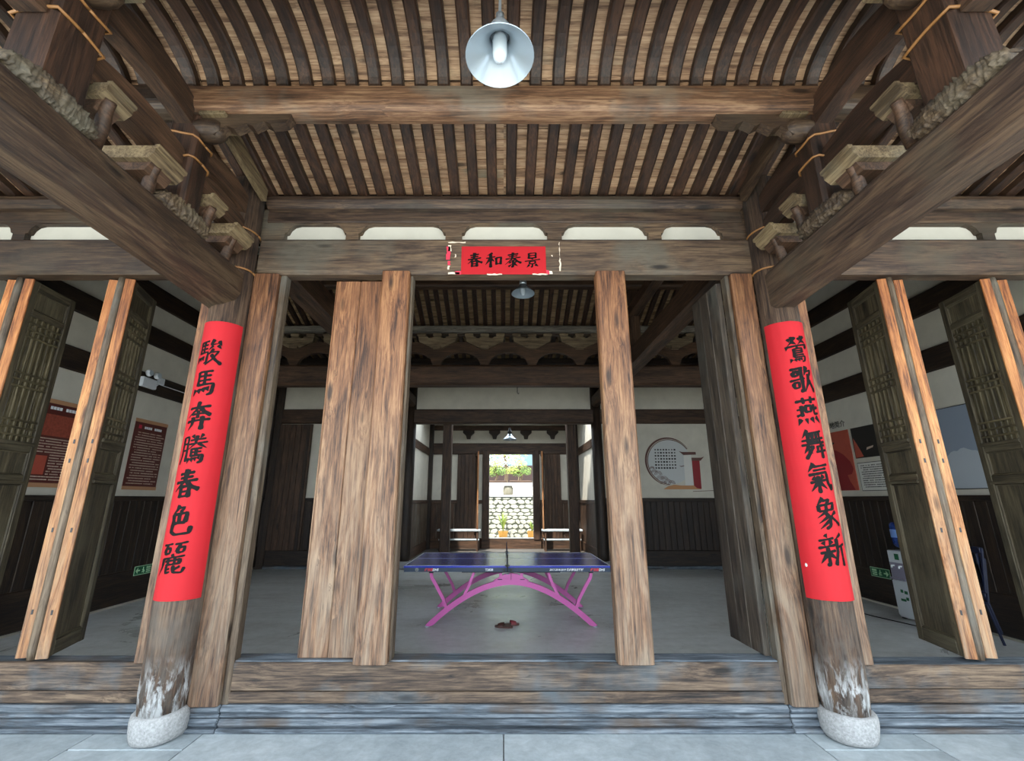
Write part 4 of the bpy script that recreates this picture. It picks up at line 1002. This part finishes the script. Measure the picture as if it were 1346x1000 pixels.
wallpiece(1, 'sheet', t, 'blacktext', 7.05, 7.70, 2.28, 2.79, 0, .012)
wallpoly(t, 'lit_edge', 'salmon', [(7.69, 2.29), (7.52, 2.30), (7.62, 2.52), (7.68, 2.62)], .012)
wallpoly(t, 'highlight', 'paleprint', [(7.44, 2.40), (7.30, 2.43), (7.28, 2.46), (7.42, 2.44)], .012)
t = thing('caption_board', 'pale caption board with small print under the dark photograph', 'sign', (5.98, 7.35, 1.75))
wallpiece(1, 'frame', t, 'blacktext', 6.93, 7.70, 1.745, 2.205, 0, .010); wallpiece(1, 'sheet', t, 'cream', 6.94, 7.69, 1.755, 2.195, .010, .002)
textrows(1, t, 'blacktext', 6.98, 7.64, 1.79, 2.17, 11, .012, .022, 11)
# mountain board further forward on the right wall
M['skyprint'] = plain('grey_blue_board', '8d98a6', .5); M['hillprint'] = plain('pale_grey_board', 'b3bbc2', .5)
t = thing('landscape_board', 'large grey-blue board with a pale cloud outline on the right wall', 'board', (5.98, 5.8, 1.745))
wallpiece(1, 'frame', t, 'blacktext', 4.95, 6.85, 1.735, 2.81, 0, .014)
wallpiece(1, 'sheet', t, 'skyprint', 4.96, 6.84, 1.745, 2.80, .014, .004)
pts = [(4.96, 1.745)]; 
for i in range(41):
    y = 4.96+1.88*i/40; pts.append((y, 2.16+.07*math.sin(i*.35+1)+.03*abs(math.sin(i*.9))))
pts.append((6.84, 1.745)); wallpoly(t, 'cloud_outline', 'hillprint', pts, .018)
# round decoration on the back wall
t = thing('round_wall_decoration', 'round white wall decoration with verse and a dark red pillar on the back wall', 'decoration', (4.2, 11.58, 1.9))
M['moonwhite'] = plain('round_board', 'c3c6c4', .5); M['ringbrown'] = plain('ring_brown', '5e3a30', .5); M['orange'] = plain('orange_print2', 'c08a5a', .5)
YB = 11.598
def bw(px, py): p = atY(px, py, YB); return (p[0], p[2])
def bpoly(name, mat, pts, lift, th=.004): return MB().prism([bw(*p) for p in pts], 'y', YB-lift-th, YB-lift).obj(name, M[mat], t)
cx0, cz0 = bw(880.5, 607)
def arcring(r0, r1, a0, a1, grow=0, n=48):
    o, i_ = [], []
    for k in range(n+1):
        a = math.radians(a0+(a1-a0)*k/n); g = r1 if not grow else r0+(r1-r0)*math.sin(PI*k/n)
        o.append((cx0+g*math.cos(a), cz0+g*math.sin(a))); i_.append((cx0+r0*math.cos(a), cz0+r0*math.sin(a)))
    return o, i_
q = MB(); q.prism([(cx0+.555*math.cos(2*PI*k/48), cz0+.555*math.sin(2*PI*k/48)) for k in range(48)], 'y', YB-.008, YB); q.obj('disc', M['moonwhite'], t)
for r0, r1, nm in ((.59, .640, 'outer_ring'), (.558, .575, 'inner_ring')):
    o, i_ = arcring(r0, r1, 35, 265, 1 if nm == 'outer_ring' else 0); q = MB(); n = len(o)
    for k in range(n-1):
        q.prism([o[k], o[k+1], i_[k+1], i_[k]], 'y', YB-.012, YB)
    q.obj(nm, M['ringbrown'], t)
bpoly('pale_gate', 'cream', [(898, 597), (908, 597), (912, 640), (901, 640)], .008)
bpoly('gate_roof', 'ringbrown', [(892, 593), (896, 594), (914, 594), (914.5, 597.5), (898, 598)], .012)
bpoly('pillar', 'darkred', [(909, 604), (919, 604), (922, 642.5), (916, 641.5), (912, 638)], .012)
bpoly('pillar_roof', 'ringbrown', [(908.5, 601.5), (921, 601.5), (925, 600), (920.5, 605.5), (909, 605.5)], .014)
bpoly('ground_print', 'orange', [(872, 643), (878, 639), (886, 637), (896, 638), (912, 638), (922, 643)], .010)
bpoly('line_print', 'ringbrown', [(911, 645.3), (938, 644.3), (938, 645), (911, 646)], .004, .002)
bpoly('bird', 'ringbrown', [(892.5, 611.5), (895, 612.5), (899, 611.5), (899, 612.5), (895, 613.6)], .010)
q = MB()
for (px, py, r) in ((857, 616, 3), (860, 621, 4), (865, 624, 5), (868, 630, 5), (873, 631, 5), (878, 635, 5), (883, 636, 4.5), (872, 636, 4)):
    c = bw(px, py); r2 = r/589*11.3
    for k in range(3):
        rr = r2*(1-k*.28); p = [(c[0]+rr*math.cos(a), YB-.012, c[1]+rr*math.sin(a)) for a in [PI*j/12 for j in range(13)]]; q.tube(p, .006, 4)
q.obj('cloud_lines', M['ringbrown'], t)
q = MB(); r_ = random.Random(3)
for i in range(7):
    for j in range(8):
        c = bw(861+j*3.62+i*.25, 591+i*4.0); w_ = .022*r_.uniform(.7, 1.1); q.box(c[0]-w_, c[0]+w_, YB-.010, YB-.008, c[1]-w_*.9, c[1]+w_*.9)
o = q.obj('verse_print', M['blacktext'], t); o['kind'] = 'stuff'
# emergency twin light
t = thing('emergency_light', 'white twin-headed emergency light on the beam of the left wall', 'lamp', (-5.88, 7.25, 3.42))
MB().box(-5.95, -5.88, 7.07, 7.37, 3.40, 3.56, .012).obj('case', M['white'], t)
for y in (7.13, 7.31):
    q = MB().lathe([(.055, 0), (.06, .015), (.06, .03), (.03, .055), (.001, .055)], -5.88, y, 18, 'x', 3.63); q.obj('lamp_head', M['white'], t, smooth=True)
    q = MB().lathe([(.001, .056), (.045, .057), (.045, .060), (.001, .061)], -5.88, y, 18, 'x', 3.63); q.obj('lens', M['bulb'], t)
MB().box(-5.95, -5.90, 7.43, 7.55, 3.52, 3.64, .01).obj('bracket', M['white'], t)
q = MB(); q.tube([(-5.92, 7.37, 3.45), (-5.92, 7.43, 3.50), (-5.92, 7.47, 3.55)], .008, 6).tube([(-5.93, 7.50, 3.52), (-5.93, 7.8, 3.52), (-5.93, 8.6, 3.52)], .006, 6); q.obj('cable', M['white'], t)
# exit signs
M['exitgreen'] = plain('exit_green', '1f6b45', .5); M['exitpale'] = plain('exit_pale', 'b9e4b8', .5)
for s, y0, lab in ((-1, 7.95, 'green evacuation sign with an arrow low on the left wall'), (1, 7.62, 'green evacuation sign with an arrow low on the right wall')):
    t = thing('exit_sign', lab, 'sign', (5.94*s, y0, .42)); X = 5.95*s
    def ws(name, m, pts, l): a, b = sorted((X-s*l, X-s*(l+.003))); return MB().prism(pts, 'x', a, b).obj(name, M[m], t)
    ws('plate', 'exitpale', [(y0-.19, .42), (y0+.19, .42), (y0+.19, .56), (y0-.19, .56)], 0)
    ws('field', 'exitgreen', [(y0-.18, .43), (y0+.18, .43), (y0+.18, .55), (y0-.18, .55)], .003)
    d = -1
    yy = y0-.12
    ws('arrow', 'exitpale', [(yy-.045, .49), (yy, .535), (yy, .50), (yy+.045, .50), (yy+.045, .48), (yy, .48), (yy, .445)], .006)
    q = MB(); yc = y0
    for p in ([(yc-.01, .535), (yc-.005, .50)], [(yc-.005, .505), (yc-.03, .49)], [(yc-.005, .50), (yc+.015, .475), (yc+.005, .445)], [(yc, .48), (yc-.03, .455)]): q.tube([(X-s*.007, a, b) for a, b in p], .006, 6)
    q.obj('running_figure', M['exitpale'], t)
    for k, (a, b) in enumerate(((.505, .535), (.475, .495), (.445, .465))): ws('print_line', 'exitpale', [(y0+.06, a), (y0+.15, a), (y0+.15, b), (y0+.06, b)], .006)
t = thing('wall_socket', 'white socket box on the skirting of the left wall beside the door leaf', 'socket', (-5.94, 6.85, .36))
MB().box(-5.95, -5.925, 6.79, 6.91, .34, .44, .005).obj('plate', M['white'], t); MB().box(-5.926, -5.922, 6.83, 6.87, .375, .405).obj('outlet', M['black'], t)
# water dispenser
M['disp'] = plain('dispenser_white', 'd5dbdf', .35); M['disp2'] = plain('dispenser_grey', '8e8a9c', .4); M['bottle'] = plain('bottle_blue', '23499a', .12, trans=.55); M['water_label'] = plain('bottle_label', '7ea2dc', .4)
t = thing('water_dispenser', 'white water dispenser standing against the right wall', 'dispenser', (5.75, 6.80, 0))
x0, x1, y0, y1 = 5.58, 5.92, 6.64, 6.96
MB().box(x0, x1, y0, y1, .02, .90, .02).obj('cabinet', M['disp'], t)
MB().box(x0-.012, x0, y0+.015, y1-.015, .05, .50, .006).obj('cabinet_door', M['disp'], t)
MB().box(x0-.006, x0, y0+.03, y1-.03, .54, .74, .003).obj('tap_recess', M['disp2'], t)
MB().box(x0-.05, x0, y0+.03, y1-.03, .515, .54, .004).obj('drip_tray', M['disp2'], t)
for y in (y0+.10, y1-.10):
    q = MB(); q.tube([(x0-.005, y, .70), (x0-.04, y, .70), (x0-.045, y, .67)], .012, 8); q.obj('tap', M['white'], t, smooth=True)
MB().box(x0-.004, x0, y0+.12, y0+.19, .78, .86).obj('badge', M['exitgreen'], t)
for (a, b, z0, z1) in ((.08, .13, .34, .38), (.15, .19, .35, .39), (.08, .12, .26, .30), (.13, .21, .24, .27)): MB().box(x0-.015, x0-.012, y0+a, y0+b, z0, z1).obj('print_mark', M['exitgreen'], t)
for xx in (x0+.04, x1-.04):
    for yy in (y0+.04, y1-.04): MB().box(xx-.02, xx+.02, yy-.02, yy+.02, 0, .022).obj('foot', M['black'], t)
t = thing('water_bottle', 'large blue water bottle upturned on the water dispenser', 'bottle', (5.75, 6.81, .90))
q = MB(); q.lathe([(.05, 0), (.06, .03), (.12, .06), (.135, .09), (.13, .12), (.137, .15), (.137, .25), (.13, .28), (.137, .31), (.135, .36), (.11, .39), (.001, .39)], 5.75, 6.81, 28, cz=.90); q.obj('bottle', M['bottle'], t, smooth=True)
q = MB(); n = 14
for j in (0, 1):
    for i in range(n+1):
        a = math.radians(150+70*i/n); q.v.append((5.75+.139*math.cos(a), 6.81+.139*math.sin(a), 1.08+.11*j))
for i in range(n): q.f.append((i, i+1, n+2+i, n+1+i))
q.obj('label', M['water_label'], t, smooth=True)
q = MB(); q.tube([(5.5, 8.85, .30), (5.35, 8.75, .05), (5.2, 8.3, .008), (5.15, 7.6, .008), (5.25, 7.0, .008), (5.42, 6.45, .008), (5.80, 6.45, .008), (5.93, 6.6, .2)], .008, 6); o = q.obj('power_cable', M['black'], smooth=True); tag(o, 'thin black power cable curving over the floor to the water dispenser', 'cable')
MB().box(2.95, 3.05, 4.7, 4.8, 0, .03, .01).obj('x', M['black']); o = bpy.data.objects['x']; o.name = 'floor_stop'; tag(o, 'small dark door stop on the floor beyond the right column jamb', 'door stop')
# stacked chairs at the right wall
M['chair'] = plain('dark_blue_plastic', '1b2138', .35)
def chair(z, label, k):
    t = thing('stacking_chair', label, 'chair', (5.45, 5.95, z))
    x0, y0 = 5.45, 5.95; w_ = .24
    MB().box(x0-.22, x0+.22, y0-w_, y0+w_, z+.42, z+.45, .02).obj('seat', M['chair'], t)
    for sx in (-1, 1):
        for sy in (-1, 1): q = MB(); q.tube([(x0+sx*.25, y0+sy*.25, z), (x0+sx*.20, y0+sy*.21, z+.43)], .015, 6); q.obj('leg', M['chair'], t)
    for sy in (-1, 1): q = MB(); q.tube([(x0+.20, y0+sy*.23, z+.43), (x0+.30, y0+sy*.22, z+.92)], .016, 6); q.obj('back_post', M['chair'], t)
    for i in range(7): y = y0-.18+.06*i; MB().box(x0+.24, x0+.27, y-.014, y+.014, z+.52, z+.86, .004).obj('back_slat', M['chair'], t)
    MB().box(x0+.26, x0+.31, y0-.23, y0+.23, z+.86, z+.93, .012).obj('top_rail', M['chair'], t)
chair(0, 'dark blue slat-backed stacking chair at the right wall, bottom of the stack', 0)
chair(.12, 'dark blue slat-backed stacking chair at the right wall, top of the stack', 1)
# ================================================================== SECOND ROOM
def bench(x0, x1, y0, lab):
    t = thing('bench', lab, 'bench', ((x0+x1)/2, y0, 0))
    MB().box(x0, x1, y0, y0+.4, .62, .68, .01).obj('top', M['slab'], t); MB().box(x0+.05, x1-.05, y0+.03, y0+.37, .34, .39, .01).obj('shelf', M['slab'], t)
    for x in (x0+.1, x1-.1):
        for yy in (y0+.06, y0+.34): MB().box(x-.03, x+.03, yy-.03, yy+.03, 0, .62, .006).obj('leg', M['inner_z'], t)
bench(-2.15, -.75, 15.2, 'grey-topped bench at the far end of the second room, left of the rear doorway')
bench(1.25, 2.55, 15.2, 'grey-topped bench at the far end of the second room, right of the rear doorway')
for x, lab in ((-1.62, 'free-standing square post in the second room, left'), (1.95, 'free-standing square post in the second room, right')):
    o = MB().box(x-.13, x+.13, 12.9, 13.16, 0, 4.3, .02).obj('square_post', M['inner_z']); tag(o, lab, 'post')
for x, rot, lab in ((-.83, 100, 'open rear door leaf left of the bright doorway'), (1.32, 82, 'open rear door leaf right of the bright doorway')):
    t = plank_leaf((0, 0, 0), 0, lab, .55, 'inner_z', .05, 3.2, 3, True); t.location = (x, 15.3, 0); t.rotation_euler = (0, 0, math.radians(rot))
for x0, x1, lab in ((-1.62, -.95, 'closed dark plank panel left of the rear doorway'), (1.42, 2.0, 'closed dark plank panel right of the rear doorway')):
    t = thing('door_leaf', lab, 'door', ((x0+x1)/2, 16.0, .35)); n = 5
    for k in range(n): MB().box(x0+(x1-x0)*k/n, x0+(x1-x0)*(k+1)/n-.003, 16.0, 16.045, .35, 3.17, .005).obj('plank', M['inner_z'], t)
first = None
for x in (-1.25, -.32, .80, 1.75):
    if first is None:
        t = thing('corbel', 'small dark corbel under the header of the rear wall, first from the left', 'bracket', (x, 15.98, 3.56), 'small corbels on the rear wall'); first = t
        MB().prism([(x-.06, 3.7), (x+.06, 3.7), (x+.09, 3.82), (x+.2, 3.92), (x+.2, 4.0), (x-.2, 4.0), (x-.2, 3.92), (x-.09, 3.82)], 'y', 15.92, 16.05).obj('corbel', M['dark_x'], t)
    else: c = copy_tree(first); c.location.x = x; c['label'] = 'small dark corbel under the header of the rear wall, %s from the left' % {-.32: 'second', .80: 'third', 1.75: 'fourth'}[x]
# ================================================================== TERRACE BEHIND
M['stone'] = plain('pale_rubble', 'a5a396', .9, 0, .45, 5, .4); M['mortar'] = plain('dark_joint', '4f5346', .95)
M['leaf'] = plain('leaf_green', '6d8a35', .55, 0, .35, 4); M['leaf2'] = plain('leaf_yellow_green', '9aa84a', .55, 0, .3, 4); M['terracotta'] = plain('glazed_ochre_pot', 'c08a3a', .4); M['bluewall'] = plain('blue_grey_wall', '5a747c', .8, 0, .05, 1); M['brick'] = plain('dark_red_wall', '2c1a17', .8); M['drum'] = plain('drum_stone', '6c685a', .9, 0, .2, 10); M['bark'] = plain('bark', '5b4a36', .9, 0, .3, 20)
MB().box(-7, 7, 16.4, 30, -.3, .12).obj('terrace_ground', M['court'], **SI)
tw = MB().box(-4, 5, 19.05, 19.6, .1, 1.74).obj('terrace_wall', M['mortar'], **SI)
r_ = random.Random(9); z = .12; row = 0
while z < 1.66:
    hh = r_.uniform(.13, .22); x = -3.9+r_.uniform(-.2, 0)
    hh = min(hh, 1.70-z)
    while x < 4.9:
        w_ = r_.uniform(.16, .42)
        if -2.2 < x < 3:
            n = 7; cxm, czm = x+w_/2, z+hh/2; ph = r_.random()*6
            tl = r_.uniform(-.5, .5)
            poly = [(cxm+(w_/2+.02)*math.cos(a)*r_.uniform(.7, 1.02)+tl*(hh/2)*math.sin(a), czm+(hh/2+.015)*math.sin(a)*r_.uniform(.7, 1.02)) for a in [2*PI*k/n+ph for k in range(n)]]
            q = MB(); N = 0; ins = [(cxm+(p[0]-cxm)*.8, czm+(p[1]-czm)*.8) for p in poly]; d = r_.uniform(.02, .06)
            q.v = [(p[0], 19.06, p[1]) for p in poly]+[(p[0], 19.06-d*.6, p[1]) for p in poly]+[(p[0], 19.06-d, p[1]) for p in ins]
            for L in (0, n): q.f += [(L+k, L+(k+1) % n, L+n+(k+1) % n, L+n+k) for k in range(n)]
            q.f.append(tuple(range(2*n, 3*n))); q.obj('stone', M['stone'], tw)
        x += w_
    z += hh; row += 1
MB().box(-4, 5, 18.98, 19.7, 1.72, 1.80, .01).obj('coping', M['granite'], tw)
MB().box(-4, 5, 19.6, 30, 1.0, 1.76).obj('terrace_ground', M['court'], **SI)
t = thing('stone_bench', 'long pale stone slab on round drums on the terrace behind the doorway', 'bench', (.2, 20.5, 1.76))
MB().box(-2.2, 2.6, 20.25, 20.75, 2.20, 2.34, .02).obj('slab', M['granite'], t)
for x in (-1.6, .2, 2.1): q = MB().lathe([(.17, 0), (.22, .1), (.235, .22), (.22, .35), (.17, .44)], x, 20.5, 20, cz=1.76); q.obj('drum', M['drum'], t, smooth=True)
MB().box(-5, 6, 22.3, 22.5, 1.76, 2.25, .01).obj('garden_wall', M['cream'], **SI)
hb = thing('house', 'blue-grey house wall with dark red base beyond the terrace', 'building', (0, 26, 1.7))
MB().box(-6, 7, 26, 26.3, 1.7, 9).obj('wall', M['bluewall'], hb); MB().box(-6, 7, 25.9, 26.05, 1.7, 3.5, .01).obj('base', M['brick'], hb)
for x in (-2.1, -.75, .6, 1.95):
    f = MB().box(x-.28, x+.28, 25.93, 26.02, 4.0, 5.2, .01).obj('window', M['white'], hb); MB().box(x-.22, x+.22, 25.915, 25.935, 4.06, 5.14).obj('pane', M['bluewall'], f)
for k, (xa_, xb_) in enumerate(((1.25, 1.55), (1.75, 1.5), (2.0, 2.15), (.55, .85))):
    q = MB(); q.tube([(xa_, 22.0, 1.8), (xb_, 22.1, 3.2)], .02, 6); o = q.obj('garden_stake', M['block']); tag(o, 'slanting pale stake standing behind the stone slab, %s' % ('second from left', 'third from left', 'rightmost', 'leftmost')[k], 'stake')
def foliage(c, rad, n, size, mat, parent, seed, flat=.7):
    r = random.Random(seed); q = MB()
    for k in range(n):
        while True:
            p = Vector((r.uniform(-1, 1), r.uniform(-1, 1), r.uniform(-1, 1)))
            if p.length < 1: break
        p = Vector((p.x*rad[0], p.y*rad[1], p.z*rad[2]))+Vector(c); a = Vector((r.gauss(0, 1), r.gauss(0, 1), r.gauss(0, .6))).normalized(); b = a.orthogonal().normalized()
        s_ = size*r.uniform(.6, 1.3); w_ = s_*.3; q.add([p-a*s_, p+b*w_, p+a*s_, p-b*w_], [(0, 1, 2, 3)])
    o = q.obj('foliage', mat, parent); o['kind'] = 'stuff'; return o
for x, lab, m, sd in ((-.35, 'bushy bonsai in a shallow dark tray on the stone slab, left of the two', 'leaf', 1), (.75, 'bushy bonsai in a shallow dark tray on the stone slab, right of the two', 'leaf', 2)):
    t = thing('bonsai', lab, 'plant', (x, 20.5, 2.34))
    MB().box(x-.48, x+.48, 20.33, 20.67, 2.34, 2.44, .02).obj('tray', M['inner_x'], t)
    q = MB(); q.tube([(x, 20.5, 2.43), (x+.08, 20.5, 2.65), (x-.06, 20.5, 2.85), (x+.02, 20.5, 3.05)], [.06, .05, .04, .02], 8); q.tube([(x+.05, 20.5, 2.65), (x+.25, 20.5, 2.8)], [.03, .015], 6).tube([(x-.04, 20.5, 2.75), (x-.28, 20.5, 2.88)], [.03, .015], 6); q.obj('trunk', M['bark'], t)
    for i, (dx, dz, rr) in enumerate(((-.35, .45, .3), (.25, .42, .28), (0, .72, .33), (-.1, .35, .3))): foliage((x+dx, 20.5, 2.44+dz), (rr, .25, .2), 260, .045, M['leaf' if i % 2 else 'leaf2'], t, sd*7+i)
t = thing('tree', 'pale blossoming tree rising behind the bonsais in the rear garden', 'tree', (.1, 23.6, 1.76))
q = MB(); q.tube([(.1, 23.6, 1.76), (.15, 23.6, 3.0), (.0, 23.6, 4.4)], [.12, .09, .05], 8); q.obj('trunk', M['bark'], t)
foliage((.2, 23.6, 4.2), (1.3, .8, .8), 900, .07, M['leaf2'], t, 31); foliage((.1, 23.5, 3.7), (1.0, .6, .6), 500, .07, M['cream'], t, 33)
for x, lab, h_, n_ in ((-.02, 'leafy plant in an ochre pot in front of the rubble wall, beyond the doorway', .75, 16), (1.12, 'spiky plant in an ochre pot at the right edge of the rear doorway', .5, 12)):
    t = thing('potted_plant', lab, 'plant', (x, 18.6, .12))
    z0 = .12
    q = MB().lathe([(.12, 0), (.15, .03), (.19, .26), (.2, .30), (.18, .30), (.16, .24)], x, 18.6, 20, cz=z0); q.obj('pot', M['terracotta'], t, smooth=True)
    r = random.Random(int(x*10)+50)
    for k in range(n_):
        a = r.random()*2*PI; sp = r.uniform(.15, .5)*h_; L = h_*r.uniform(.7, 1.15); q = MB(); N = 6; w_ = .035
        for i in range(N):
            f = i/(N-1); px_, py_, pz_ = x+math.cos(a)*sp*f**1.5, 18.6+math.sin(a)*sp*f**1.5, z0+.26+L*f-sp*.4*f*f; ww = w_*math.sin(PI*(.1+.88*f)); q.v += [(px_-math.sin(a)*ww, py_+math.cos(a)*ww, pz_), (px_+math.sin(a)*ww, py_-math.cos(a)*ww, pz_)]
        for i in range(N-1): q.f.append((2*i, 2*i+1, 2*i+3, 2*i+2))
        q.obj('leaf', M['leaf2' if k % 3 else 'leaf'], t)
